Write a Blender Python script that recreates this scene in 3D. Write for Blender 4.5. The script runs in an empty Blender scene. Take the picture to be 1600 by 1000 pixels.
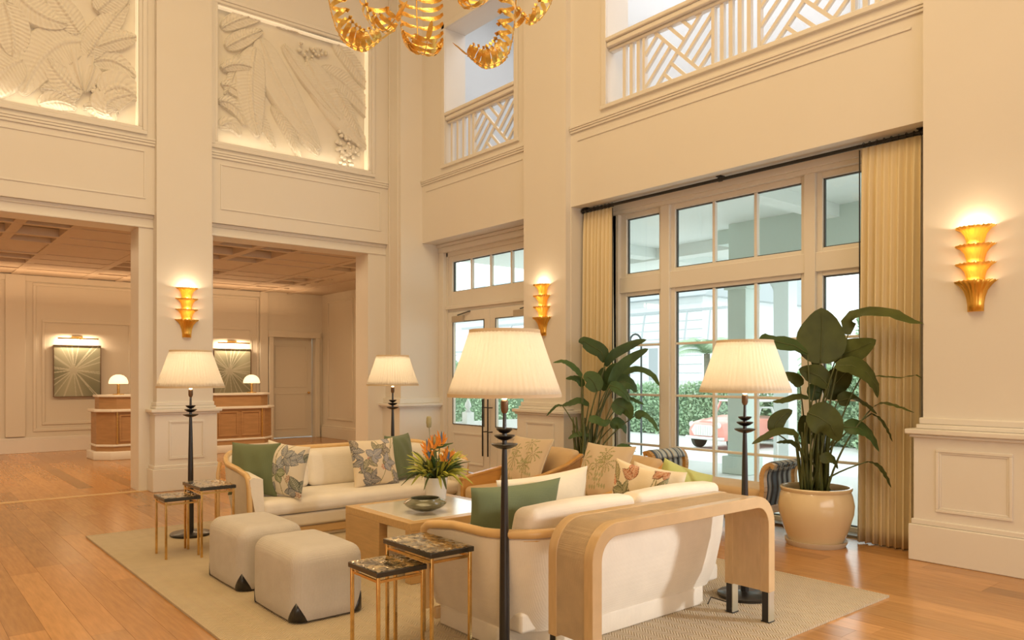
import bpy, bmesh, math, random
from math import pi, sin, cos, radians as R_, sqrt, atan2, hypot
from mathutils import Vector, Matrix
random.seed(7)
SC = bpy.context.scene
COL = SC.collection

# ---------------------------------------------------------------- camera
FX, HZ, EYE = 1192.0, 588.0, 1.4
cd = bpy.data.cameras.new('camera'); cam = bpy.data.objects.new('camera', cd); COL.objects.link(cam)
cam.location = (0, 0, EYE)
YAW = atan2(.6387, .7693)
cam.rotation_euler = (pi/2, 0, -YAW)
cd.sensor_width = 36; cd.lens = 36*FX/1600; cd.shift_y = (HZ-500)/1600
cd.clip_start = .05; cd.clip_end = 300
SC.camera = cam
FW = (sin(YAW), cos(YAW)); RT = (cos(YAW), -sin(YAW))
def ray(u, v): 
    a = (u-800)/FX
    return Vector((FW[0]+RT[0]*a, FW[1]+RT[1]*a, (HZ-v)/FX))
def at(u, v, d): return Vector((0, 0, EYE)) + ray(u, v)*d
def onx(u, v, x): r = ray(u, v); return Vector((0, 0, EYE)) + r*(x/r.x)
def ony(u, v, y): r = ray(u, v); return Vector((0, 0, EYE)) + r*(y/r.y)
def onz(u, v, z): r = ray(u, v); return Vector((0, 0, EYE)) + r*((z-EYE)/r.z)

LAMPW, SCW = 2.5, 2.2
# ---------------------------------------------------------------- view, world, lights
SC.view_settings.view_transform = 'Standard'; SC.view_settings.look = 'None'
SC.view_settings.exposure = 0.07; SC.view_settings.gamma = 1.0
SC.view_settings.use_curve_mapping = False
W = bpy.data.worlds.new('sky'); SC.world = W; W.use_nodes = True
bg = W.node_tree.nodes['Background']
bg.inputs['Color'].default_value = (.92, .97, 1.0, 1); bg.inputs['Strength'].default_value = 2.3
WARM = (1.0, .60, .26)
def area(name, loc, rot, sx, sy, power, color=WARM, spread=None):
    l = bpy.data.lights.new(name, 'AREA'); l.shape = 'RECTANGLE'; l.size = sx; l.size_y = sy
    l.energy = power; l.color = color
    if spread: l.spread = spread
    o = bpy.data.objects.new(name, l); o.location = loc; o.rotation_euler = rot; COL.objects.link(o)
    return o
def point(name, loc, power, color=WARM, r=.03, parent=None):
    l = bpy.data.lights.new(name, 'POINT'); l.energy = power; l.color = color; l.shadow_soft_size = r
    o = bpy.data.objects.new(name, l); o.location = loc; COL.objects.link(o)
    if parent:
        o.parent = parent
    return o
# the hall's ceiling lights (warm), high above the frame
area('hall_ceiling_light', (1.5, 3.5, 8.6), (0, 0, 0), 5, 7, 360, (1, .74, .37))
area('hall_ceiling_light', (-2.8, 1.0, 8.6), (0, 0, 0), 3, 5, 130, (1, .70, .33))
# added neutral fill behind the viewer; the back wall has no windows
area('rear_fill_light', (1.0, -4.85, 2.0), (R_(90), 0, 0), 8, 2.6, 180, (1, .95, .90))
# daylight through the next window bay of the right wall, nearer than the frame
nl = area('daylight_near_window', (5.95, -.25, 1.55), (0, 0, 0), .26, .32, 11, (.90, .95, 1.0), R_(62))
nl.rotation_euler = Vector((3.25-5.95, 2.8+.25, .42-1.55)).to_track_quat('-Z', 'Y').to_euler()
# daylight on the upper gallery behind the fretwork
area('gallery_daylight', (8.0, 5.2, 7.6), (0, 0, 0), 1.8, 8, 150, (.93, .95, 1.0))
# reception lobby lights, plus one added uplight
area('lobby_ceiling_light', (4.6, 12.4, 3.22), (0, 0, 0), 5, .8, 88, (1, .73, .42))
area('lobby_ceiling_light', (-1.0, 12.9, 3.22), (0, 0, 0), 5, .8, 100, (1, .73, .42))
area('lobby_uplight_fill', (2.6, 15.6, 2.75), (pi, 0, 0), 9, .3, 34, (1, .62, .32))  # added uplight floating in mid-air to brighten the ceiling; no cove here

# ---------------------------------------------------------------- materials
def mat(name, col, rough=.6, metal=0, noise=0, nscale=6, bump=0, bscale=60, attr=None, coat=0, sheen=0, trans=0, emis=None, es=0, stretch=None, spec=None, rand=0):
    m = bpy.data.materials.new(name); m.use_nodes = True
    nt = m.node_tree; N = nt.nodes; L = nt.links
    p = N['Principled BSDF']
    p.inputs['Roughness'].default_value = rough; p.inputs['Metallic'].default_value = metal
    if spec is not None: p.inputs['Specular IOR Level'].default_value = spec
    p.inputs['Coat Weight'].default_value = coat
    if coat: p.inputs['Coat Roughness'].default_value = .12
    if sheen: p.inputs['Sheen Weight'].default_value = sheen
    tc = N.new('ShaderNodeTexCoord'); mp = N.new('ShaderNodeMapping')
    L.new(tc.outputs['Object'], mp.inputs['Vector'])
    if stretch: mp.inputs['Scale'].default_value = stretch
    src = None
    if attr:
        a = N.new('ShaderNodeAttribute'); a.attribute_name = attr; src = a.outputs['Color']
    else:
        c = N.new('ShaderNodeRGB'); c.outputs[0].default_value = (*col, 1); src = c.outputs[0]
    if noise:
        n = N.new('ShaderNodeTexNoise'); n.inputs['Scale'].default_value = nscale; n.inputs['Detail'].default_value = 5
        L.new(mp.outputs[0], n.inputs['Vector'])
        mr = N.new('ShaderNodeMapRange'); mr.inputs[1].default_value = .25; mr.inputs[2].default_value = .75
        mr.inputs[3].default_value = 1-noise; mr.inputs[4].default_value = 1+noise
        L.new(n.outputs[0], mr.inputs[0])
        mx = N.new('ShaderNodeVectorMath'); mx.operation = 'SCALE'
        L.new(src, mx.inputs[0]); L.new(mr.outputs[0], mx.inputs['Scale']); src = mx.outputs[0]
    if rand:
        oi = N.new('ShaderNodeObjectInfo'); mr = N.new('ShaderNodeMapRange'); mr.inputs[3].default_value = 1-rand; mr.inputs[4].default_value = 1+rand
        L.new(oi.outputs['Random'], mr.inputs[0]); mx = N.new('ShaderNodeVectorMath'); mx.operation = 'SCALE'
        L.new(src, mx.inputs[0]); L.new(mr.outputs[0], mx.inputs['Scale']); src = mx.outputs[0]
    L.new(src, p.inputs['Base Color'])
    if bump:
        n2 = N.new('ShaderNodeTexNoise'); n2.inputs['Scale'].default_value = bscale; n2.inputs['Detail'].default_value = 3
        L.new(mp.outputs[0], n2.inputs['Vector'])
        b = N.new('ShaderNodeBump'); b.inputs['Strength'].default_value = bump; b.inputs['Distance'].default_value = .01
        L.new(n2.outputs[0], b.inputs['Height']); L.new(b.outputs[0], p.inputs['Normal'])
    if emis:
        p.inputs['Emission Color'].default_value = (*emis, 1); p.inputs['Emission Strength'].default_value = es
    m.diffuse_color = (*col, 1)
    return m
def fabric_weave(name, col, scale=260, strength=.25, attr=None, noise=.04):
    m = mat(name, col, .85, noise=noise, nscale=9, attr=attr, sheen=.15)
    nt = m.node_tree; N = nt.nodes; L = nt.links; p = N['Principled BSDF']
    tc = N.new('ShaderNodeTexCoord')
    b = N.new('ShaderNodeBump'); b.inputs['Strength'].default_value = strength; b.inputs['Distance'].default_value = .004
    ws = []
    for d in ('X', 'Z', 'Y'):
        w = N.new('ShaderNodeTexWave'); w.bands_direction = d; w.inputs['Scale'].default_value = scale/6; w.inputs['Distortion'].default_value = 1.5
        L.new(tc.outputs['Object'], w.inputs['Vector']); ws.append(w)
    a = N.new('ShaderNodeMath'); a.operation = 'ADD'; L.new(ws[0].outputs['Fac'], a.inputs[0]); L.new(ws[1].outputs['Fac'], a.inputs[1])
    a2 = N.new('ShaderNodeMath'); a2.operation = 'ADD'; L.new(a.outputs[0], a2.inputs[0]); L.new(ws[2].outputs['Fac'], a2.inputs[1])
    L.new(a2.outputs[0], b.inputs['Height']); L.new(b.outputs[0], p.inputs['Normal'])
    return m
def translucent(name, col, fac, rough=.9, tcol=None):
    m = bpy.data.materials.new(name); m.use_nodes = True; nt = m.node_tree; N = nt.nodes; L = nt.links
    p = N['Principled BSDF']; p.inputs['Base Color'].default_value = (*col, 1); p.inputs['Roughness'].default_value = rough
    t = N.new('ShaderNodeBsdfTranslucent'); t.inputs['Color'].default_value = (*(tcol or col), 1)
    mx = N.new('ShaderNodeMixShader'); mx.inputs[0].default_value = fac
    L.new(p.outputs[0], mx.inputs[1]); L.new(t.outputs[0], mx.inputs[2]); L.new(mx.outputs[0], N['Material Output'].inputs['Surface'])
    m.diffuse_color = (*col, 1)
    return m
def glass(name, tint=(.96, 1, .98), refl=.10, ior=1.45):
    m = bpy.data.materials.new(name); m.use_nodes = True; nt = m.node_tree; N = nt.nodes; L = nt.links
    N.remove(N['Principled BSDF'])
    t = N.new('ShaderNodeBsdfTransparent'); t.inputs[0].default_value = (*tint, 1)
    g = N.new('ShaderNodeBsdfGlossy'); g.inputs['Roughness'].default_value = .02
    f = N.new('ShaderNodeLayerWeight'); f.inputs[0].default_value = .5
    pw_ = N.new('ShaderNodeMath'); pw_.operation = 'POWER'; pw_.inputs[1].default_value = 4; L.new(f.outputs['Facing'], pw_.inputs[0])
    mm = N.new('ShaderNodeMath'); mm.operation = 'MULTIPLY_ADD'; mm.inputs[1].default_value = .5; mm.inputs[2].default_value = .035
    L.new(pw_.outputs[0], mm.inputs[0])
    mx = N.new('ShaderNodeMixShader'); L.new(mm.outputs[0], mx.inputs[0]); L.new(t.outputs[0], mx.inputs[1]); L.new(g.outputs[0], mx.inputs[2])
    L.new(mx.outputs[0], N['Material Output'].inputs['Surface'])
    m.diffuse_color = (.7, .8, .8, .4)
    return m
WALL = mat('wall_cream_paint', (.80, .755, .69), .55, noise=.012, nscale=1.5)
TRIM = mat('trim_cream_gloss', (.81, .77, .71), .42, noise=.01, nscale=2)
PLASTER = mat('relief_plaster', (.80, .75, .66), .6, noise=.02, nscale=5, bump=.12, bscale=40)
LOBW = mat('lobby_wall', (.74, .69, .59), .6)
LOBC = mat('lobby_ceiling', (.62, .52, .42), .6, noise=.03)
WOODF = mat('oak_floor', (.5, .25, .1), .2, attr='tone', noise=.17, nscale=5, stretch=(9, .8, 1), spec=.45)
WOODF_B = mat('oak_subfloor', (.18, .09, .035), .6)
RUG = fabric_weave('jute_rug', (.56, .44, .275), 240, .7, noise=.06)
RUGB = mat('rug_border', (.42, .32, .20), .9)
OAK = mat('honey_oak', (.62, .39, .17), .38, noise=.10, nscale=6, stretch=(1, 1, 9), coat=.15)
OAKH = mat('honey_oak_long', (.64, .41, .18), .36, noise=.10, nscale=6, stretch=(1, 9, 9), coat=.15)
OAKC = mat('pale_limed_oak', (.60, .41, .21), .28, noise=.08, nscale=5, stretch=(2, 8, 2))
AMBER = mat('amber_oak', (.62, .33, .09), .35, noise=.08, nscale=6, stretch=(2, 8, 8), coat=.15)
RATTAN = mat('rattan_rail', (.72, .47, .20), .35, noise=.08, nscale=8, coat=.3)
def herringbone(m):
    nt = m.node_tree; N = nt.nodes; L = nt.links; p = N['Principled BSDF']
    tc = N.new('ShaderNodeTexCoord'); sp = N.new('ShaderNodeSeparateXYZ'); L.new(tc.outputs['Object'], sp.inputs[0])
    def mt(op, a, b=None, c=None):
        n = N.new('ShaderNodeMath'); n.operation = op
        for i, q in enumerate((a, b, c)):
            if q is None: continue
            if isinstance(q, (int, float)): n.inputs[i].default_value = q
            else: L.new(q, n.inputs[i])
        return n.outputs[0]
    zig = mt('PINGPONG', sp.outputs['X'], .045); t = mt('ADD', sp.outputs['Y'], zig)
    s = mt('SINE', mt('MULTIPLY', t, 2*pi/.020)); f = mt('MULTIPLY_ADD', s, .11, .97)
    src = p.inputs['Base Color'].links[0].from_socket; vm = N.new('ShaderNodeVectorMath'); vm.operation = 'SCALE'
    L.new(src, vm.inputs[0]); L.new(f, vm.inputs['Scale']); L.new(vm.outputs[0], p.inputs['Base Color'])
    b = N.new('ShaderNodeBump'); b.inputs['Strength'].default_value = .6; b.inputs['Distance'].default_value = .004
    L.new(s, b.inputs['Height']); L.new(b.outputs[0], p.inputs['Normal'])
herringbone(RUG)
GRASS = fabric_weave('woven_grasscloth', (.80, .57, .32), 620, .8, noise=.12)
IVORY = fabric_weave('ivory_upholstery', (.83, .74, .60), 300, .15)
LINEN = fabric_weave('linen_ottoman', (.61, .555, .49), 280, .35, noise=.05)
GREEN = fabric_weave('green_velvet', (.14, .168, .075), 300, .1)
LIME = fabric_weave('lime_velvet', (.42, .42, .12), 300, .1)
CREAMP = fabric_weave('cream_pillow', (.78, .68, .50), 300, .1)
TAN = fabric_weave('tan_cushion', (.66, .46, .25), 300, .15)
PRINT = fabric_weave('printed_linen', (.8, .7, .5), 300, .1, attr='paint', noise=.02)
PRINTF = mat('painted_panel', (.5, .5, .4), .7, attr='paint')
BLACK = mat('black_lacquer', (.012, .010, .009), .3, coat=.3)
IRON = mat('dark_iron', (.02, .018, .016), .45)
BRONZE = mat('bronze_patina', (.20, .13, .08), .35, metal=.8)
BRASS = mat('antique_brass', (.74, .49, .18), .24, metal=1, noise=.15, nscale=30)
GOLD = mat('gold_leaf', (.86, .50, .10), .32, metal=1, noise=.15, nscale=20, bump=.3, bscale=60, stretch=(1, 1, .2))
GOLDT = translucent('sconce_gold', (.80, .50, .09), .28, .4, (1, .66, .16))
CHROME = mat('brushed_steel', (.75, .78, .72), .3, metal=1)
MARBLE = mat('white_marble', (.82, .77, .68), .15, noise=.05, nscale=3, coat=.4)
POTM = mat('glazed_pot', (.78, .62, .38), .18, noise=.03, nscale=3, coat=.6)
POTS = mat('pot_saucer', (.62, .53, .40), .5)
SOIL = mat('soil', (.035, .022, .012), .95, bump=.8, bscale=40)
VASE = mat('white_ceramic', (.82, .79, .74), .2, coat=.5)
BOWLM = mat('bronze_green_glaze', (.15, .15, .09), .12, noise=.3, nscale=14, coat=.7)
LEAFD = mat('dark_leaf', (.068, .085, .022), .5, noise=.25, nscale=7, rand=.3, spec=.25)
LEAFM = mat('mid_leaf', (.065, .115, .035), .48, noise=.25, nscale=7, rand=.25, spec=.3)
STALK = mat('leaf_stalk', (.10, .12, .035), .45, noise=.2, nscale=12)
CURT = translucent('curtain_linen', (.93, .80, .54), .12, .9, (.80, .62, .36))
SHADE = translucent('pleated_shade', (.84, .80, .72), .62, .9, (.96, .92, .84))
SHADT = translucent('shade_binding', (.80, .66, .46), .25, .9)
GLASS = glass('window_glass')
BLACKG = mat('glass_spacer', (.02, .03, .03), .4)
ROAD = mat('drive_paving', (.74, .74, .72), .8, noise=.05, nscale=2)
PORCH = mat('porch_paving', (.78, .78, .76), .7, noise=.04, nscale=1)
PORCHC = mat('porch_ceiling_paint', (.84, .89, .87), .6)
COLM = mat('column_paint', (.64, .75, .70), .6)
COLW = mat('column_white', (.72, .77, .76), .6)
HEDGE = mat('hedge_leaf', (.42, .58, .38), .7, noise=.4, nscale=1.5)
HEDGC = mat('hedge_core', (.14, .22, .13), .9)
PALMM = mat('palm_frond', (.42, .58, .38), .6, noise=.2)
TRUNK = mat('palm_trunk', (.30, .27, .22), .9, noise=.2, nscale=10)
BWHITE = mat('white_siding', (.80, .83, .84), .7)
BROOF = mat('grey_roof', (.42, .46, .48), .8)
PINK = mat('coral_car_paint', (.84, .34, .28), .3, coat=.6)
CARW = mat('car_white_trim', (.80, .80, .78), .3)
RUBBER = mat('tyre_rubber', (.05, .05, .035), .8)
DGREY = mat('dark_grey_metal', (.08, .09, .09), .5)
GALW = mat('gallery_wall', (.74, .74, .73), .6)
DOME = mat('opal_glass', (.9, .8, .65), .3, emis=(1, .72, .42), es=1.3)
LEDM = mat('led_strip', (1, .9, .7), .5, emis=(1, .82, .56), es=.4)
BULB = mat('lamp_bulb', (1, .9, .7), .5, emis=(1, .7, .38), es=8)
ORANGE = mat('orange_petal', (.85, .30, .03), .5, rand=.2)
BLUEP = mat('blue_petal', (.12, .20, .32), .5)
YLEAF = mat('yellow_green_leaf', (.42, .42, .06), .45, rand=.25)
SEED = mat('seed_pod', (.40, .36, .20), .8)
DESKW = mat('desk_oak', (.42, .24, .11), .45, noise=.12, nscale=5, stretch=(1, 1, 6))
DARKTOP = mat('table_edge', (.025, .022, .015), .25, coat=.5)

# ---------------------------------------------------------------- mesh builder
class B:
    def __init__(s): s.v = []; s.f = []; s.c = []
    def add(s, vs, fs):
        n = len(s.v); s.v += [tuple(v) for v in vs]; s.f += [tuple(i+n for i in f) for f in fs]; return s
    def box(s, x0, x1, y0, y1, z0, z1):
        return s.add([(x0,y0,z0),(x1,y0,z0),(x1,y1,z0),(x0,y1,z0),(x0,y0,z1),(x1,y0,z1),(x1,y1,z1),(x0,y1,z1)],
                     [(3,2,1,0),(4,5,6,7),(0,1,5,4),(1,2,6,5),(2,3,7,6),(3,0,4,7)])
    def bar(s, a, b, w, h, up=(0, 0, 1)):
        a = Vector(a); b = Vector(b); d = (b-a).normalized(); u = Vector(up)
        if abs(d.dot(u)) > .98: u = Vector((0, 1, 0))
        x = d.cross(u).normalized(); y = x.cross(d).normalized()
        vs = []
        for p in (a, b):
            for i, j in ((-1,-1),(1,-1),(1,1),(-1,1)): vs.append(p+x*(i*w/2)+y*(j*h/2))
        return s.add(vs, [(3,2,1,0),(4,5,6,7),(0,1,5,4),(1,2,6,5),(2,3,7,6),(3,0,4,7)])
    def tube(s, pts, r, n=8, cap=True, closed=False):
        pts = [Vector(p) for p in pts]; m = len(pts)
        rr = r if isinstance(r, (list, tuple)) else [r]*m
        prev = None; vs = []
        for i, p in enumerate(pts):
            if closed: d = (pts[(i+1) % m]-pts[i-1]).normalized()
            else: d = (pts[min(i+1, m-1)]-pts[max(i-1, 0)]).normalized()
            if prev is None:
                u = Vector((0, 0, 1)) if abs(d.z) < .9 else Vector((1, 0, 0))
                x = d.cross(u).normalized()
            else:
                x = (prev-d*prev.dot(d)).normalized()
            prev = x; y = d.cross(x)
            for k in range(n):
                a = 2*pi*k/n; vs.append(p+(x*cos(a)+y*sin(a))*rr[i])
        fs = []
        for i in range(m if closed else m-1):
            for k in range(n):
                i2 = (i+1) % m
                fs.append((i*n+k, i*n+(k+1) % n, i2*n+(k+1) % n, i2*n+k))
        if cap and not closed: fs += [tuple(range(n))[::-1], tuple((m-1)*n+k for k in range(n))]
        return s.add(vs, fs)
    def lathe(s, prof, c=(0, 0, 0), n=32, sx=1, sy=1, mod=None):
        vs = []
        for j, (r, z) in enumerate(prof):
            for k in range(n):
                a = 2*pi*k/n; q = r*(mod(a, j) if mod else 1)
                vs.append((c[0]+q*cos(a)*sx, c[1]+q*sin(a)*sy, c[2]+z))
        fs = []
        for j in range(len(prof)-1):
            for k in range(n): fs.append((j*n+k, j*n+(k+1) % n, (j+1)*n+(k+1) % n, (j+1)*n+k))
        return s.add(vs, fs)
    def grid(s, fn, nu, nv, closeu=False):
        vs = [fn(i/(nu if closeu else nu-1), j/(nv-1)) for j in range(nv) for i in range(nu)]
        fs = []
        for j in range(nv-1):
            for i in range(nu if closeu else nu-1):
                i2 = (i+1) % nu
                fs.append((j*nu+i, j*nu+i2, (j+1)*nu+i2, (j+1)*nu+i))
        return s.add(vs, fs)
    def prism(s, poly, d0, d1, axis='y'):
        n = len(poly)
        def P(a, b, d): return (a, d, b) if axis == 'y' else ((d, a, b) if axis == 'x' else (a, b, d))
        vs = [P(a, b, d0) for a, b in poly]+[P(a, b, d1) for a, b in poly]
        return s.add(vs, [tuple(range(n)), tuple(range(2*n-1, n-1, -1))]+[(i, i+n, (i+1) % n+n, (i+1) % n) for i in range(n)])
def origin(o):
    v = Vector((0, 0, 0))
    while o: v = v+o.location; o = o.parent
    return v
def mk(name, b, m, parent=None, smooth=False, bevel=0, seg=2, sub=0, solid=0, kind=None, label=None, paint=None, attr='paint', flip=True):
    me = bpy.data.meshes.new(name); off = origin(parent)
    me.from_pydata([tuple(Vector(v)-off) for v in b.v], [], b.f); me.update()
    bm = bmesh.new(); bm.from_mesh(me)
    if flip: bmesh.ops.recalc_face_normals(bm, faces=bm.faces)
    bm.to_mesh(me); bm.free()
    if paint is not None:
        ca = me.color_attributes.new(attr, 'FLOAT_COLOR', 'POINT')
        for i, c in enumerate(paint): ca.data[i].color = (c[0], c[1], c[2], 1)
    if smooth:
        me.polygons.foreach_set('use_smooth', [True]*len(me.polygons))
        if smooth == 'auto':
            me.set_sharp_from_angle(angle=R_(40))
    me.materials.append(m)
    o = bpy.data.objects.new(name, me); COL.objects.link(o)
    if parent: o.parent = parent
    if solid:
        md = o.modifiers.new('s', 'SOLIDIFY'); md.thickness = solid; md.offset = 0
    if bevel:
        md = o.modifiers.new('b', 'BEVEL'); md.width = bevel; md.segments = seg; md.limit_method = 'ANGLE'; md.angle_limit = R_(35)
        if not smooth:
            me.polygons.foreach_set('use_smooth', [True]*len(me.polygons)); me.set_sharp_from_angle(angle=R_(50))
    if sub:
        md = o.modifiers.new('u', 'SUBSURF'); md.levels = sub; md.render_levels = sub
    if kind: o['kind'] = kind
    if label: o['label'] = label
    return o
def tag(o, label=None, cat=None, group=None, kind=None):
    if label: o['label'] = label
    if cat: o['category'] = cat
    if group: o['group'] = group
    if kind: o['kind'] = kind
    return o
def thing(name, label, cat, loc=(0, 0, 0), group=None):
    o = bpy.data.objects.new(name, None); COL.objects.link(o); o.location = loc; o.empty_display_size = .1
    return tag(o, label, cat, group)
def struct(name, b, m, **k): return mk(name, b, m, kind='structure', **k)
def copy_tree(o, loc=None, rz=None, parent=None, label=None):
    c = o.copy(); COL.objects.link(c); c.parent = parent
    if loc is not None: c.location = loc
    if rz is not None: c.rotation_euler = (c.rotation_euler[0], c.rotation_euler[1], rz)
    if label: c['label'] = label
    for ch in list(o.children): copy_tree(ch, parent=c)
    return c
def box(*a): return B().box(*a)
def bez(p0, p1, p2, n=10):
    p0, p1, p2 = Vector(p0), Vector(p1), Vector(p2)
    return [p0*(1-t)**2+p1*2*t*(1-t)+p2*t*t for t in [i/n for i in range(n+1)]]
def frame_boxes(b, ax, pos, out, a0, a1, z0, z1, w):
    """thin moulding rectangle on a wall plane: ax='x' plane x=pos, spans y a0..a1"""
    for (p, q, r, s) in ((a0, a1, z1-w, z1), (a0, a1, z0, z0+w), (a0, a0+w, z0+w, z1-w), (a1-w, a1, z0+w, z1-w)):
        if ax == 'x': b.box(min(pos, pos+out), max(pos, pos+out), p, q, r, s)
        else: b.box(p, q, min(pos, pos+out), max(pos, pos+out), r, s)
    return b
# ================================================================ STRUCTURE
XB, YA, H9 = 6.25, 10.0, 9.0
# ---- floor: individual boards
fl = struct('floor', B().box(-6, 6.74, -5, 16.5, -.06, -.022).box(6.74, 8.0, 11.7, 16.75, -.06, -.022), WOODF_B)
planks = []
pw = .172; x = -6.0; rw = random.Random(3)
while x < 7.9:
    lo_ = -5 if x < 6.6 else 11.75
    y = lo_+rw.uniform(-2, 0)
    while y < 16.5:
        ln = rw.choice([1.1, 1.5, 1.9, 2.3, 2.6]); y0 = max(y, lo_); y1 = min(y+ln, 16.5)
        if y1 > y0+.05: planks.append((x, y0, y1))
        y += ln
    x += pw
def vis(px, y0, y1):
    best = None
    for t in (0, .5, 1):
        yy = y0+(y1-y0)*t; w = px*FW[0]+yy*FW[1]; r = px*RT[0]+yy*RT[1]
        if w > .8:
            u = 800+FX*r/w; v = HZ+FX*EYE/w
            if -60 < u < 1660 and v < 1060: best = min(best or 99, w)
    return best
inrug = lambda x0, y0, y1: 1.42 < x0 and x0+pw < 4.9 and y0 > 2.25 and y1 < 7.4
sc = sorted([(vis(p[0]+pw/2, p[1], p[2]) or 999, i) for i, p in enumerate(planks) if not inrug(*p)])
near = set(i for d, i in sc[:285] if d < 99)
rest = B(); restc = []
def tone(): 
    k = rw.gauss(0, 1)*.11; h = rw.uniform(-.06, .06)
    return (.47*(1+k), .238*(1+k+h*.5), .085*(1+k+h))
for i, (px, y0, y1) in enumerate(planks):
    c = tone(); g = .0006
    if i in near:
        mk('plank', box(px+g, px+pw-g, y0+g, y1-g, -.024, 0), WOODF, parent=fl, paint=[c]*8, attr='tone')
    else:
        rest.box(px+g, px+pw-g, y0+g, y1-g, -.024, 0); restc += [c]*8
mk('planks_beyond', rest, WOODF, parent=fl, paint=restc, attr='tone', kind='stuff')

struct('trim_1', box(-.1, 5.9, 9.99, 10.12, -.02, .004), OAKH)
# ---- helper: pilaster with panelled plinth
def pilaster(name, par, ax, face, lo, hi, back, zt=H9, panel=True):
    s = -1
    def bx(b, f, l, h, z0, z1):
        return b.box(f, back, l, h, z0, z1) if ax == 'x' else b.box(l, h, f, back, z0, z1)
    mk('pilaster_shaft', bx(B(), face, lo, hi, 1.0, zt), WALL, parent=par)
    p = B(); bx(p, face-.07, lo-.04, hi+.04, 0, .94)
    mk('plinth', p, TRIM, parent=par)
    c = B(); bx(c, face-.095, lo-.065, hi+.065, .935, .96); bx(c, face-.12, lo-.09, hi+.09, .96, 1.0)
    bx(c, face-.06, lo-.03, hi+.03, 1.0, 1.035); bx(c, face-.035, lo-.018, hi+.018, 1.035, 1.085)
    mk('chair_rail', c, TRIM, parent=par, bevel=.008)
    c = B(); bx(c, face-.10, lo-.07, hi+.07, 0, .275); bx(c, face-.085, lo-.055, hi+.055, .275, .315)
    mk('skirting', c, TRIM, parent=par, bevel=.007)
    if panel:
        m = B(); frame_boxes(m, ax, face-.07, -.012, lo+.12, hi-.12, .385, .855, .022); frame_boxes(m, ax, face-.07, -.006, lo+.142, hi-.142, .407, .833, .014)
        mk('panel_moulding', m, TRIM, parent=par, bevel=.003)

# ---- left wall (with the two openings and the two carved panels)
b = B()
b.box(-6, 5.9, YA, 10.45, 3.38, 4.43)
b.box(-6, 5.9, YA, 10.45, 6.22, H9)
for a, c in ((-6, .2), (2.425, 3.365), (5.56, 5.9)): b.box(a, c, YA, 10.45, 4.43, 6.22)
b.box(.2, 2.425, 10.14, 10.45, 4.43, 6.22); b.box(3.365, 5.56, 10.14, 10.45, 4.43, 6.22)
for a, c in ((-6, -.1), (2.62, 3.27)): b.box(a, c, YA, 10.45, 0, 3.38)
WL = struct('wall_left', b, WALL)
b = B()
for a, c in ((-.1, 2.62), (3.27, 5.88)): b.box(a, c, 10.07, 10.45, 3.22, 3.38)
for a, c in ((-.1, 0.1), (2.44, 2.62), (3.27, 3.33), (5.585, 5.88)): b.box(a, c, 10.07, 10.45, 0, 3.22)
mk('opening_casing', b, TRIM, parent=WL)
b = B()
for a, c in ((-.1, 2.62), (3.27, 5.88)): b.box(a, c, 10.05, 10.08, 3.335, 3.38); b.box(a+.0, c, 10.055, 10.08, 3.22, 3.245)
mk('casing_moulding', b, TRIM, parent=WL, bevel=.006)
for a, c in ((-.1, 2.62), (3.28, 5.88)):
    b = B(); b.box(a, c, 9.972, YA, 4.245, 4.275); b.box(a, c, 9.982, YA, 4.21, 4.245); b.box(a, c, 9.965, YA, 4.275, 4.30)
    mk('ledge_moulding', b, TRIM, parent=WL, bevel=.005)
    b = B(); frame_boxes(b, 'y', YA, -.01, a+.12, c-.12, 3.56, 4.15, .02)
    mk('panel_moulding', b, TRIM, parent=WL, bevel=.003)
for a, c in ((.2, 2.425), (3.365, 5.56)):
    b = B(); frame_boxes(b, 'y', YA, -.03, a-.09, c+.09, 4.34, 6.31, .05); frame_boxes(b, 'y', YA, -.018, a-.04, c+.04, 4.39, 6.26, .04)
    mk('relief_frame_moulding', b, TRIM, parent=WL, bevel=.006)
pilaster('p', WL, 'y', 9.91, 2.605, 3.265, YA+.1)
pilaster('p', WL, 'y', 9.91, -.76, -.1, YA+.1)
# corner block
b = B(); b.box(5.88, 6.72, 9.63, 10.45, 0, H9)
WC = struct('wall_corner', b, WALL)
b = B(); b.box(5.83, 6.66, 9.58, 10.3, 0, .94); mk('plinth', b, TRIM, parent=WC)
b = B(); b.box(5.79, 6.66, 9.54, 10.3, .935, .96); b.box(5.76, 6.66, 9.51, 10.3, .96, 1.0); b.box(5.84, 6.66, 9.59, 10.3, 1.0, 1.08)
mk('chair_rail', b, TRIM, parent=WC, bevel=.008)
b = B(); b.box(5.79, 6.66, 9.54, 10.3, 0, .28); b.box(5.81, 6.66, 9.56, 10.3, .28, .315); mk('skirting', b, TRIM, parent=WC, bevel=.007)
b = B()
frame_boxes(b, 'x', 5.88, -.012, 9.70, 9.95, 1.3, 8.8, .02)
mk('panel_moulding', b, TRIM, parent=WC, bevel=.003)

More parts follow.
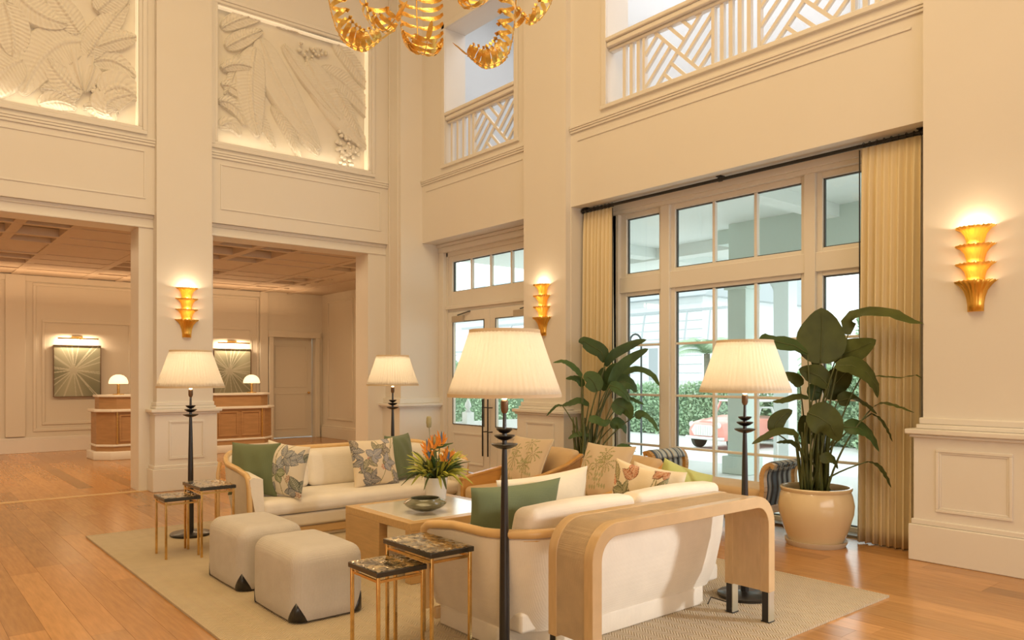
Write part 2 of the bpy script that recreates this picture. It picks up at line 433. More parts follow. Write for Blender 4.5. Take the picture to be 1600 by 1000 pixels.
# ---- right wall
b = B(); T = 6.6
b.box(XB, T, 2.5, 6.44, 3.385, 4.43); b.box(XB, T, 7.21, 9.64, 3.385, 4.43)
b.box(XB, T, 6.44, 7.21, 0, H9); b.box(XB, T, 1.73, 2.5, 0, H9)
for a, c in ((2.5, 2.72), (5.87, 6.44), (7.21, 7.47), (9.02, 9.64)): b.box(XB, T, a, c, 4.43, 6.38)
b.box(XB, T, 2.5, 6.44, 6.38, H9); b.box(XB, T, 7.21, 9.64, 6.38, H9)
b.box(XB, T, -5, -1.3, 0, H9); b.box(XB, T, .8, 1.73, 0, H9); b.box(XB, T, -1.3, .8, 2.9, H9); b.box(XB, T, -1.3, .8, 0, .3)
b.box(T, 6.74, 6.06, 7.28, 0, 3.6); b.box(T, 6.74, 1.7, 2.94, 0, 3.6); b.box(T, 6.74, 2.9, 6.1, 3.335, 3.9)
b.box(T, 6.74, 9.47, 9.7, 0, 3.6); b.box(T, 6.74, 7.2, 9.5, 3.2, 3.9); b.box(T, 6.74, 7.2, 7.42, 0, 3.2)
WR = struct('wall_right', b, WALL)
for a, c in ((2.5, 6.44), (7.21, 9.63)):
    b = B(); b.box(6.222, XB, a, c, 4.262, 4.285); b.box(6.232, XB, a, c, 4.235, 4.262); b.box(6.214, XB, a, c, 4.285, 4.31)
    mk('ledge_moulding', b, TRIM, parent=WR, bevel=.004)
    b = B(); b.box(6.241, XB, a+.11, c-.11, 4.13, 4.15); mk('panel_moulding', b, TRIM, parent=WR, bevel=.003)
for a, c in ((2.72, 5.87), (7.47, 9.02)):
    b = B(); b.box(6.225, XB, a-.07, a, 4.43, 6.45); b.box(6.225, XB, c, c+.07, 4.43, 6.45); b.box(6.225, XB, a-.07, c+.07, 6.38, 6.45); b.box(6.22, 6.4, a-.09, c+.09, 4.385, 4.43)
    mk('opening_casing', b, TRIM, parent=WR, bevel=.005)
pilaster('p', WR, 'x', 6.17, 6.45, 7.205, XB+.03)
pilaster('p', WR, 'x', 6.17, 1.745, 2.49, XB+.03)
# jamb chair rail of the window bay (far side) and the door bay
b = B(); b.box(6.2, 6.62, 6.40, 6.45, .96, 1.0); b.box(6.2, 6.62, 6.42, 6.45, 0, .28)
mk('jamb_rail', b, TRIM, parent=WR, bevel=.006)

# ---- other sides of the hall
struct('ceiling', box(-6.2, 7, -5.2, 10.5, H9, H9+.2), WALL)
struct('wall_back', box(-6.2, 6.8, -5.2, -5, 0, H9), WALL)
struct('wall_side', box(-6.2, -6, -5, 16.6, 0, H9), WALL)

# ---- upper gallery behind the fretwork
b = B(); b.box(6.6, 9.6, .5, 10.6, 4.2, 4.34); b.box(9.3, 9.5, .5, 10.6, 4.3, 7.9); b.box(6.4, 9.5, .4, .5, 4.3, 7.9); b.box(6.74, 9.5, 10.3, 10.5, 4.3, 7.9); b.box(6.3, 9.5, .4, 10.6, 7.8, 7.95)
b.box(6.60, 9.3, 6.5, 6.7, 4.3, 7.9)
GAL = struct('wall_gallery', b, GALW)
b = B()
for yy in (7.6, 4.6):
    frame_boxes(b, 'x', 9.3, -.05, yy-.1, yy+1.5, 4.4, 7.0, .09)
mk('door_casing', b, TRIM, parent=GAL, bevel=.006)
mk('gallery_door_gap', box(6.9, 6.915, 6.46, 6.5, 4.34, 6.8), DGREY, parent=GAL)

# ---- lobby beyond the openings
b = B(); b.box(-6, 6.70, 16.4, 16.6, 0, 3.6); b.box(6.70, 7.74, 16.4, 16.6, 2.27, 3.6); b.box(7.74, 8.1, 16.4, 16.6, 0, 3.6); b.box(6.6, 7.9, 16.75, 16.8, 0, 2.4)
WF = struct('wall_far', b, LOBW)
b = B()
for a, c, z0, z1 in ((2.18, 3.98, .38, 3.12), (4.25, 6.4, .38, 3.12), (2.32, 3.84, .5, 2.45), (4.4, 6.25, .5, 2.45)): frame_boxes(b, 'y', 16.4, -.02, a, c, z0, z1, .05)
b.box(1.75, 2.06, 16.352, 16.4, .3, 3.25); b.box(6.42, 6.60, 16.352, 16.4, .3, 3.25)
b.box(.0, 6.42, 16.37, 16.4, 3.14, 3.25)
mk('wall_panelling', b, LOBW, parent=WF, bevel=.006)
b = B(); b.box(-6, 6.70, 16.36, 16.4, 0, .24); b.box(-6, 6.70, 16.375, 16.4, .24, .28); mk('skirting', b, TRIM, parent=WF, bevel=.005)
b = B(); b.box(6.62, 6.72, 16.34, 16.4, 0, 2.27); b.box(7.72, 7.82, 16.34, 16.4, 0, 2.27); b.box(6.60, 7.84, 16.33, 16.4, 2.27, 2.40)
mk('door_casing', b, LOBW, parent=WF, bevel=.006)
b = B(); b.box(6.72, 7.72, 16.56, 16.6, .02, 2.27)
frame_boxes(b, 'y', 16.56, -.012, 6.84, 7.6, 1.15, 2.1, .03); frame_boxes(b, 'y', 16.56, -.012, 6.84, 7.6, .2, 1.02, .03)
b.box(6.6, 7.9, 16.4, 16.76, -.03, -.002)
D2 = struct('door_2', b, LOBW, bevel=.004)
mk('door_knob', B().lathe([(0, 0), (.02, .0), (.03, .02), (.03, .045), (0, .05)], (7.62, 16.5, 1.0), 12), BRASS, parent=D2, smooth=True)
b = B(); b.box(7.9, 8.05, 11.6, 16.6, 0, 3.6); b.box(6.70, 6.82, 10.45, 11.75, 0, 3.6); b.box(6.82, 7.95, 11.6, 11.75, 0, 3.6)
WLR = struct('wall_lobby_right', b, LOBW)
b = B(); b.box(7.86, 7.9, 14.7, 16.36, 0, .24); b.box(7.875, 7.9, 14.7, 16.36, .24, .28); frame_boxes(b, 'x', 7.9, -.02, 14.9, 16.1, .42, 3.1, .04)
mk('wall_panelling', b, LOBW, parent=WLR, bevel=.005)
mk('ceiling_panel', box(6.69, 7.9, 11.75, 16.39, 3.27, 3.37), LOBC, parent=WLR)
# coffered lobby ceiling
b = B(); b.box(-6, 6.85, 10.45, 16.6, 3.36, 3.6); b.box(6.85, 8.05, 11.6, 16.6, 3.36, 3.6)
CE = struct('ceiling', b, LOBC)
xs = [-2.2, -1.6, -1.0, .1, .7, 1.3, 1.9, 3.0, 3.6, 4.2, 4.8, 5.9, 6.5, 7.1]; ys = [10.9, 11.7, 12.3, 13.5, 14.1, 14.7, 15.5]
for xx in xs: mk('ceiling_beam', box(xx-.06, xx+.06, 10.46 if xx < 6.7 else 11.8, 16.39, 3.25, 3.355), LOBC, parent=CE)
for yy in ys: mk('ceiling_beam', box(-5.99, 6.69, yy-.06, yy+.06, 3.247, 3.353), LOBC, parent=CE)
for k, (a, c, d, e) in enumerate(((-1.0, .1, 10.46, 16.39), (1.9, 3.0, 10.46, 16.39), (4.8, 5.9, 10.46, 16.39), (-5.98, 6.68, 12.3, 13.5), (-5.98, 6.68, 14.7, 16.38))):
    mk('ceiling_panel', box(a, c, d, e, 3.254+.003*k, 3.35-.002*k), LOBC, parent=CE)

# ---- windows
def sash(par, x, y0, y1, z0, z1, nv, nh, fw=.028, mw=.016, paint=TRIM):
    """glazed panel in plane x; nv x nh panes, each pane a part"""
    b = B()
    for (a, c, d, e) in ((y0, y1, z0, z0+fw*.4), (y0, y1, z1-fw*.4, z1), (y0, y0+fw*.4, z0, z1), (y1-fw*.4, y1, z0, z1)): b.box(x-.014, x+.012, a, c, d, e)
    mk('glazing_bead', b, BLACKG if fw < .02 else DGREY, parent=par)
    ys = [y0+(y1-y0)*i/nv for i in range(nv+1)]; zs = [z0+(z1-z0)*i/nh for i in range(nh+1)]
    for i in range(nv):
        for j in range(nh):
            mk('pane', box(x-.003, x+.003, ys[i]+.002, ys[i+1]-.002, zs[j]+.002, zs[j+1]-.002), GLASS, parent=par)
    for i in range(1, nv): mk('muntin', box(x-.03, x+.02, ys[i]-mw, ys[i]+mw, z0, z1), paint, parent=par, bevel=.004)
    for j in range(1, nh): mk('muntin', box(x-.028, x+.018, y0, y1, zs[j]-mw*.8, zs[j]+mw*.8), paint, parent=par, bevel=.004)
def fill(b, x0, x1, Y, Z, holes):
    """frame: boxes covering Y x Z except holes (given on a common grid)"""
    ys = sorted(set([Y[0], Y[1]]+[h[0] for h in holes]+[h[1] for h in holes])); zs = sorted(set([Z[0], Z[1]]+[h[2] for h in holes]+[h[3] for h in holes]))
    for i in range(len(ys)-1):
        run = None
        for j in range(len(zs)):
            solid = j < len(zs)-1 and not any(h[0] <= (ys[i]+ys[i+1])/2 <= h[1] and h[2] <= (zs[j]+zs[j+1])/2 <= h[3] for h in holes)
            if solid and run is None: run = zs[j]
            if not solid and run is not None: b.box(x0, x1, ys[i], ys[i+1], run, zs[j]); run = None
    return b
holes = []
for a, c in ((3.09, 3.56), (3.77, 5.24), (5.46, 5.94)): holes += [(a, c, .06, 2.32), (a, c, 2.58, 3.215)]
b = fill(B(), 6.65, 6.72, (2.9, 6.12), (0, 3.36), holes)
b.box(6.61, 6.66, 5.29, 5.41, 0, 3.36); b.box(6.61, 6.66, 3.61, 3.72, 0, 3.36); b.box(6.60, 6.66, 2.9, 3.0, 0, 3.36); b.box(6.60, 6.66, 6.02, 6.12, 0, 3.36)
b.box(6.625, 6.66, 3.0, 6.02, 2.36, 2.54)
b.box(6.59, 6.66, 2.9, 6.12, 3.27, 3.39); b.box(6.56, 6.62, 2.9, 6.12, 3.31, 3.39)
W1 = struct('window_1', b, TRIM, bevel=.006)
for a, c, n in ((3.09, 3.56, 1), (3.77, 5.24, 3), (5.46, 5.94, 1)):
    sash(W1, 6.69, a, c, .06, 2.32, n, 4); sash(W1, 6.69, a, c, 2.58, 3.215, n, 1)
mk('threshold', box(6.5, 6.66, 2.6, 6.4, -.01, .02), mat('grey_threshold', (.30, .27, .23), .5), parent=W1)
# entrance doors and transom
hd = [(7.55, 9.38, 2.665, 3.115)]
b = fill(B(), 6.62, 6.70, (7.3, 9.63), (0, 3.39), hd+[(7.42, 9.47, 0, 2.36)])
b.box(6.54, 6.625, 9.50, 9.628, 0, 3.26); b.box(6.535, 6.625, 7.3, 9.628, 3.26, 3.34); b.box(6.58, 6.63, 7.3, 9.5, 2.40, 2.45); b.box(6.50, 6.625, 7.3, 9.628, 3.34, 3.383)
D1 = struct('door_1', b, TRIM, bevel=.006)
b = B(); sash(D1, 6.665, 7.55, 9.38, 2.665, 3.115, 4, 1)
def leaf_door(y0, y1, par, hy):
    h = (y0+.13, y1-.14, .70, 2.2)
    d = mk('door_leaf', fill(B(), 6.60, 6.645, (y0, y1), (.01, 2.355), [h]), TRIM, parent=par, bevel=.004)
    mk('pane', box(6.619, 6.625, h[0], h[1], h[2], h[3]), GLASS, parent=d)
    b = B(); frame_boxes(b, 'x', 6.60, -.012, y0+.13, y1-.14, .12, .58, .03); mk('door_panel_moulding', b, TRIM, parent=d, bevel=.004)
    mk('glazing_bead', frame_boxes(B(), 'x', 6.60, -.008, h[0]-.012, h[1]+.012, h[2]-.012, h[3]+.012, .012), DGREY, parent=d)
    b = B(); b.tube([(6.52, hy, .28), (6.52, hy, 1.08)], .011, 8); b.tube([(6.52, hy, .62), (6.60, hy, .62)], .008, 6); b.tube([(6.52, hy, .96), (6.60, hy, .96)], .008, 6)
    mk('pull_handle', b, IRON, parent=d, smooth='auto')
    cy = y1-.30 if hy < (y0+y1)/2 else y0+.30
    b = B(); b.box(6.55, 6.60, cy-.12, cy+.14, 2.20, 2.29); mk('door_closer', b, mat('closer_paint', (.50, .42, .33), .4), parent=d, bevel=.006)
    mk('closer_arm', B().bar((6.56, cy, 2.30), (6.58, cy-.28, 2.345), .02, .012), DGREY, parent=d)
leaf_door(8.445, 9.46, D1, 8.50); leaf_door(7.43, 8.435, D1, 8.38)

# ---- carved relief panels (things in their recesses)
def relief(name, label, a, c, leaves, berries, waves):
    t = thing(name, label, 'wall relief', ((a+c)/2, 10.13, 4.44))
    def bgf(u, v):
        x = a+u*(c-a); z = 4.43+v*1.79
        h = .010*sin(5*x+3*z)+.008*sin(9*z-4*x)+.006*sin(13*x+2)
        return (x, 10.118-h, z)
    mk('backing', B().grid(bgf, 60, 50), PLASTER, parent=t, smooth=True)
    for (p0, p1, p2, wd, kind) in leaves:
        q = [ony(p[0], p[1], 10.1) for p in (p0, p1, p2)]
        q = [(p.x, p.z) for p in q]; L = hypot(q[2][0]-q[0][0], q[2][1]-q[0][1])
        wd = wd*.0098; nr = max(6, int(L/.042)); rr = random.Random(int(L*1e5)); lift = rr.uniform(.018, .06)
        def fn(u, v):
            s = v; tt = u*2-1
            bx = q[0][0]*(1-s)**2+q[1][0]*2*s*(1-s)+q[2][0]*s*s; bz = q[0][1]*(1-s)**2+q[1][1]*2*s*(1-s)+q[2][1]*s*s
            dx = 2*(1-s)*(q[1][0]-q[0][0])+2*s*(q[2][0]-q[1][0]); dz = 2*(1-s)*(q[1][1]-q[0][1])+2*s*(q[2][1]-q[1][1]); l = hypot(dx, dz) or 1
            if kind == 'fan': w = wd*(s**.55)*(1.0+.10*cos(10*tt))*(1 if s < .9 else 1-.5*((s-.9)/.1))
            else: w = wd*(sin(pi*min(1, s**.8))**.55)
            et = tt if abs(tt) <= 1 else tt
            edge = abs(tt)
            if kind == 'fan': rib = .5+.5*cos(14*tt); sl = bx; sz = bz
            else: rib = .5+.5*cos(2*pi*(nr*s-edge*1.6))
            dome = lift*(1.1-.45*edge**2)+.017*max(0, 1-abs(edge-.88)*9)+.018*max(0, 1-edge*8)-.012*max(0, 1-abs(edge-.17)*9)+.014*rib*(1 if edge < .97 else 0)+.012*sin(3*s+tt)
            if edge > .985 or s < .005 or s > .995: dome = -.02
            xx = min(max(bx-dz/l*w*tt, a+.003), c-.003); zz = min(max(bz+dx/l*w*tt, 4.436), 6.21)
            return (xx, 10.115-dome, zz)
        mk('leaf', B().grid(fn, 23, min(90, nr*5)), PLASTER, parent=t, smooth=True)
    for (cx, cy, n, sp) in berries:
        bb = B(); rr = random.Random(5)
        for k in range(n):
            u = cx+rr.gauss(0, sp); v = cy+rr.gauss(0, sp*1.2); p = ony(u, v, 10.1); r = .032 if n > 40 else .024
            p.x = min(max(p.x, a+.03), c-.03); p.z = max(p.z, 4.47)
            bb.lathe([(0, r*.9), (r*.5, r*.75), (r*.9, r*.3), (r, -.2*r), (r*.9, -r)], (0, 0, 0), 8)
            m = len(bb.v)-40
            for q in range(m, len(bb.v)):
                vx = bb.v[q]; bb.v[q] = (p.x+vx[0], 10.07-vx[2]*.9, p.z+vx[1])
        mk('berries', bb, PLASTER, parent=t, smooth=True, kind='stuff')
    return t
relief('relief_panel', 'carved plaster relief of broad banana leaves and scalloped fans, left of the lit pillar', .2, 2.425, [
    ((140,70),(70,45),(35,150),26,'b'), ((125,55),(105,25),(72,-20),17,'b'), ((135,92),(150,55),(200,5),16,'b'), ((140,100),(172,80),(214,122),14,'b'),
    ((5,5),(25,50),(18,92),20,'b'), ((-30,40),(0,60),(12,90),14,'b'), ((35,95),(-10,110),(-40,160),24,'b'), ((15,-20),(50,30),(105,40),18,'b'),
    ((128,150),(95,130),(72,92),17,'b'), ((128,142),(118,110),(112,76),30,'fan'), ((132,146),(140,125),(146,104),15,'fan'), ((160,150),(185,120),(216,160),22,'b'),
    ((118,160),(95,140),(62,140),12,'b'), ((165,182),(150,150),(212,150),18,'b'), ((60,165),(90,150),(120,172),12,'b'), ((178,192),(160,165),(128,170),12,'b'), ((150,75),(185,60),(214,60),13,'b'),
    ((-60,100),(-80,60),(-40,0),26,'b'), ((150,20),(170,0),(214,-30),16,'b')],
    [(152, 145, 34, 5)], None)
relief('relief_panel', 'carved plaster relief of slanting palm fronds and grape cluster, right of the pillar', 3.365, 5.56, [
    ((478,95),(510,160),(575,235),24,'b'), ((405,60),(430,140),(500,235),24,'b'), ((398,75),(380,140),(402,215),22,'b'), ((500,108),(545,125),(590,200),18,'b'),
    ((520,60),(550,100),(585,150),14,'b'), ((345,135),(362,128),(392,170),9,'b'), ((340,160),(368,155),(382,200),10,'b'), ((342,200),(362,180),(375,215),10,'b'),
    ((352,75),(375,60),(410,48),12,'b'), ((345,45),(385,20),(410,30),12,'b'), ((430,40),(470,30),(500,60),12,'b'), ((520,140),(545,175),(560,215),10,'b'), ((455,190),(475,205),(498,245),12,'b'),
    ((345,110),(365,95),(395,110),9,'b'), ((440,20),(500,20),(560,70),10,'b'), ((418,75),(450,120),(478,190),9,'b'), ((440,70),(478,130),(530,190),10,'b'), ((385,150),(410,190),(430,232),9,'b'), ((425,165),(450,200),(470,250),9,'b'), ((372,85),(366,120),(350,150),8,'b')],
    [(540, 236, 52, 8), (484, 85, 26, 12)], None)
area('relief_cove_light', (1.3, 10.012, 4.45), Vector((0, .16, 1)).to_track_quat('-Z', 'Y').to_euler(), 2.15, .03, 1.5, (1, .82, .56))
area('relief_cove_light', (4.46, 10.012, 4.45), Vector((0, .16, 1)).to_track_quat('-Z', 'Y').to_euler(), 2.1, .03, 1.5, (1, .82, .56))
for a, c in ((.22, 2.41), (3.38, 5.54)): mk('cove_strip', box(a, c, 10.03, 10.10, 6.19, 6.212), LEDM, parent=WL)
for xx in (2.418, 5.553): mk('cove_strip', box(xx-.005, xx+.005, 10.02, 10.12, 4.44, 6.21), LEDM, parent=WL)

# ---- fretwork balustrades of the gallery
def clip(p, d, planes, L=9):
    t0, t1 = -L, L
    for (n, c) in planes:                 # keep n.p <= c
        dn = n[0]*d[0]+n[1]*d[1]; pn = n[0]*p[0]+n[1]*p[1]
        if abs(dn) < 1e-9:
            if pn > c: return None
            continue
        t = (c-pn)/dn
        if dn > 0: t1 = min(t1, t)
        else: t0 = max(t0, t)
    if t1-t0 < .03: return None
    return ((p[0]+d[0]*t0, p[1]+d[1]*t0), (p[0]+d[0]*t1, p[1]+d[1]*t1))
def balustrade(label, y0, y1, cells, slats, post=None):
    t = thing('fretwork_balustrade', label, 'balustrade', (6.32, (y0+y1)/2, 4.43))
    zb, zt = 4.45, 5.02
    b = B(); b.box(6.24, 6.40, y0, y1, 5.06, 5.12); b.box(6.22, 6.42, y0, y1, 5.12, 5.17); b.box(6.28, 6.36, y0, y1, 5.02, 5.06)
    mk('handrail', b, TRIM, parent=t, bevel=.012)
    mk('bottom_rail', box(6.28, 6.36, y0, y1, 4.43, 4.46), TRIM, parent=t, bevel=.004)
    for yy in slats: mk('slat', box(6.30, 6.34, yy-.022, yy+.022, zb, 5.03), TRIM, parent=t)
    for (a, c) in cells:
        for yy in (a, c): mk('slat', box(6.295, 6.345, yy-.018, yy+.018, zb, 5.03), TRIM, parent=t)
        m = ((a+c)/2, (zb+zt)/2); k = sqrt(.5)
        rect = [((1, 0), c), ((-1, 0), -a), ((0, 1), 5.03), ((0, -1), -zb)]
        D1_ = (k, k); D2_ = (k, -k)      # seen from the hall, +y runs to the left
        def seg(p, d, pl):
            r = clip(p, d, rect+pl)
            if r: mk('slat', B().bar((6.32, r[0][0], r[0][1]), (6.32, r[1][0], r[1][1]), .034, .034 if d[1] > 0 else .030, up=(1, 0, 0)), TRIM, parent=t)
        seg(m, D1_, []); seg(m, D2_, [])
        n1 = (-D1_[1], D1_[0]); n2 = (-D2_[1], D2_[0])
        c1 = n1[0]*m[0]+n1[1]*m[1]; c2 = n2[0]*m[0]+n2[1]*m[1]
        for s in range(1, 9):
            o = .125*s
            for sg in (1, -1):
                # bars parallel to D1 fill the top and bottom triangles, bars parallel to D2 the sides
                p = (m[0]+n1[0]*o*sg, m[1]+n1[1]*o*sg)
                seg(p, D1_, [((-n2[0], -n2[1]), -c2)] if sg > 0 else [(n2, c2)])
                p = (m[0]+n2[0]*o*sg, m[1]+n2[1]*o*sg)
                seg(p, D2_, [(n1, c1)] if sg > 0 else [((-n1[0], -n1[1]), -c1)])
    return t
balustrade('long fretwork balustrade with handrail above the curtained window bay', 2.72, 5.87, [(4.50, 5.38), (3.10, 3.99)], [5.66, 5.56, 5.46, 4.40, 4.30, 4.20, 4.10, 3.0, 2.9, 2.8])
balustrade('short fretwork balustrade above the glazed entrance doors', 7.47, 9.02, [(7.50, 8.42)], [8.94, 8.80, 8.66, 8.52])
# ================================================================ FURNITURE
def rbox(b, x0, x1, y0, y1, z0, z1, r, n=6, puff=0, nz=6):
    """rounded soft box as a lat-long superellipsoid-like grid"""
    cx, cy, cz = (x0+x1)/2, (y0+y1)/2, (z0+z1)/2; a, c, h = (x1-x0)/2, (y1-y0)/2, (z1-z0)/2
    r = min(r, a*.98, c*.98, h*.98)
    ring = []
    for (sx, sy, a0) in ((1, 1, 0), (-1, 1, 90), (-1, -1, 180), (1, -1, 270)):
        for k in range(n+1):
            t = R_(a0+90*k/n); ring.append((sx, sy, cos(t), sin(t)))
        # straight side subdivisions for puff
    pts = []
    m = len(ring)
    levels = [(-h, -1.0)]
    lv = []
    for k in range(n+1):
        t = -pi/2+pi/2*k/n; lv.append((-(h-r)+r*sin(t), cos(t)))
    for k in range(1, nz): lv.append((-(h-r)+2*(h-r)*k/nz, 1))
    for k in range(n+1):
        t = pi/2*k/n; lv.append(((h-r)+r*sin(t), cos(t)))
    rows = []
    for (z, q) in lv:
        row = []
        for i in range(m):
            s = ring[i]; 
            row.append((cx+s[0]*(a-r)+r*q*s[2], cy+s[1]*(c-r)+r*q*s[3], cz+z))
            nx = ring[(i+1) % m]
            if nx[0] != s[0] or nx[1] != s[1]:
                e = row[-1]; f = (cx+nx[0]*(a-r)+r*q*nx[2], cy+nx[1]*(c-r)+r*q*nx[3], cz+z)
                for w in (.2, .4, .6, .8):
                    row.append(tuple(e[j]*(1-w)+f[j]*w for j in range(3)))
        rows.append(row)
    M = len(rows[0]); base = len(b.v)
    def pf(p):
        if not puff: return p
        dx, dy, dz = (p[0]-cx)/a, (p[1]-cy)/c, (p[2]-cz)/h
        px = puff*(1-dy*dy)*(1-dz*dz)*dx; py = puff*(1-dx*dx)*(1-dz*dz)*dy; pz = puff*(1-dx*dx)*(1-dy*dy)*dz
        return (p[0]+px, p[1]+py, p[2]+pz)
    vs = [pf(p) for row in rows for p in row]; fs = []
    for j in range(len(rows)-1):
        for i in range(M): fs.append((j*M+i, j*M+(i+1) % M, (j+1)*M+(i+1) % M, (j+1)*M+i))
    # caps: grid toward centre
    for (j, zz) in ((0, z0), (len(rows)-1, z1)):
        prev = [j*M+i for i in range(M)]
        for q in (.66, .33):
            cur = []
            for i in range(M):
                p = rows[j][i]; vs.append(pf((cx+(p[0]-cx)*q, cy+(p[1]-cy)*q, p[2]))); cur.append(len(vs)-1)
            for i in range(M): fs.append((prev[i], prev[(i+1) % M], cur[(i+1) % M], cur[i]))
            prev = cur
        vs.append(pf((cx, cy, rows[j][0][2]))); cc = len(vs)-1
        for i in range(M): fs.append((prev[i], prev[(i+1) % M], cc))
    return b.add(vs, fs)

# ---- rug
rg = thing('area_rug', 'large woven jute rug under the whole seating group', 'rug', (3.15, 4.83, 0))
mk('rug_field', B().box(1.42, 4.89, 2.225, 7.43, .0005, .013), RUG, parent=rg)
b = B()
for q in ((1.385, 1.42, 2.19, 7.465), (4.89, 4.925, 2.19, 7.465), (1.42, 4.89, 2.19, 2.225), (1.42, 4.89, 7.43, 7.465)): b.box(q[0], q[1], q[2], q[3], .0005, .014)
mk('rug_border', b, RUG, parent=rg)
G = .014
# herringbone relief on the rug field
nt = RUG.node_tree
# ---- ottomans
def ottoman(x0, x1, y0, y1, label):
    t = thing('ottoman', label, 'ottoman', ((x0+x1)/2, (y0+y1)/2, G), 'linen cube ottomans')
    b = rbox(B(), x0, x1, y0, y1, G+.012-.07, .415, .075, puff=.016); b.v = [(v[0], v[1], max(v[2], G+.012)) for v in b.v]
    mk('upholstery', b, LINEN, parent=t, smooth='auto')
    mk('base', box(x0+.03, x1-.03, y0+.03, y1-.03, G, G+.03), BLACK, parent=t, bevel=.01)
    for sx, cx in ((1, x0), (-1, x1)):
        for sy, cy in ((1, y0), (-1, y1)):
            # corner guard wraps the rounded corner: pointed leather cap
            vs = []; n = 10; r = .079
            ox, oy = cx+sx*.075, cy+sy*.075
            top = []; bot = []
            for k in range(n+1):
                f = k/n*2-1
                a = (pi/4)*(1+f)
                ext = 0
                px = ox-sx*cos(a)*r; py = oy-sy*sin(a)*r
                if k == 0: py = oy+sy*.0; px = cx-sx*.003
                if k == n: px = ox+sx*.0; py = cy-sy*.003
                bot.append((px, py, G+.008)); top.append((px+sx*.0, py, G+.012+.105*(1-abs(f))**.85))
            b = B(); b.add(bot+top, [(k, k+1, n+2+k, n+1+k) for k in range(n)])
            mk('corner_guard', b, BLACK, parent=t, solid=.005, smooth=True)
    return t
ottoman(1.775, 2.215, 4.03, 4.66, 'cube ottoman nearer the pair of bronze-topped nesting tables in front')
ottoman(1.775, 2.215, 4.86, 5.49, 'cube ottoman nearer the long sofa, behind the front ottoman')

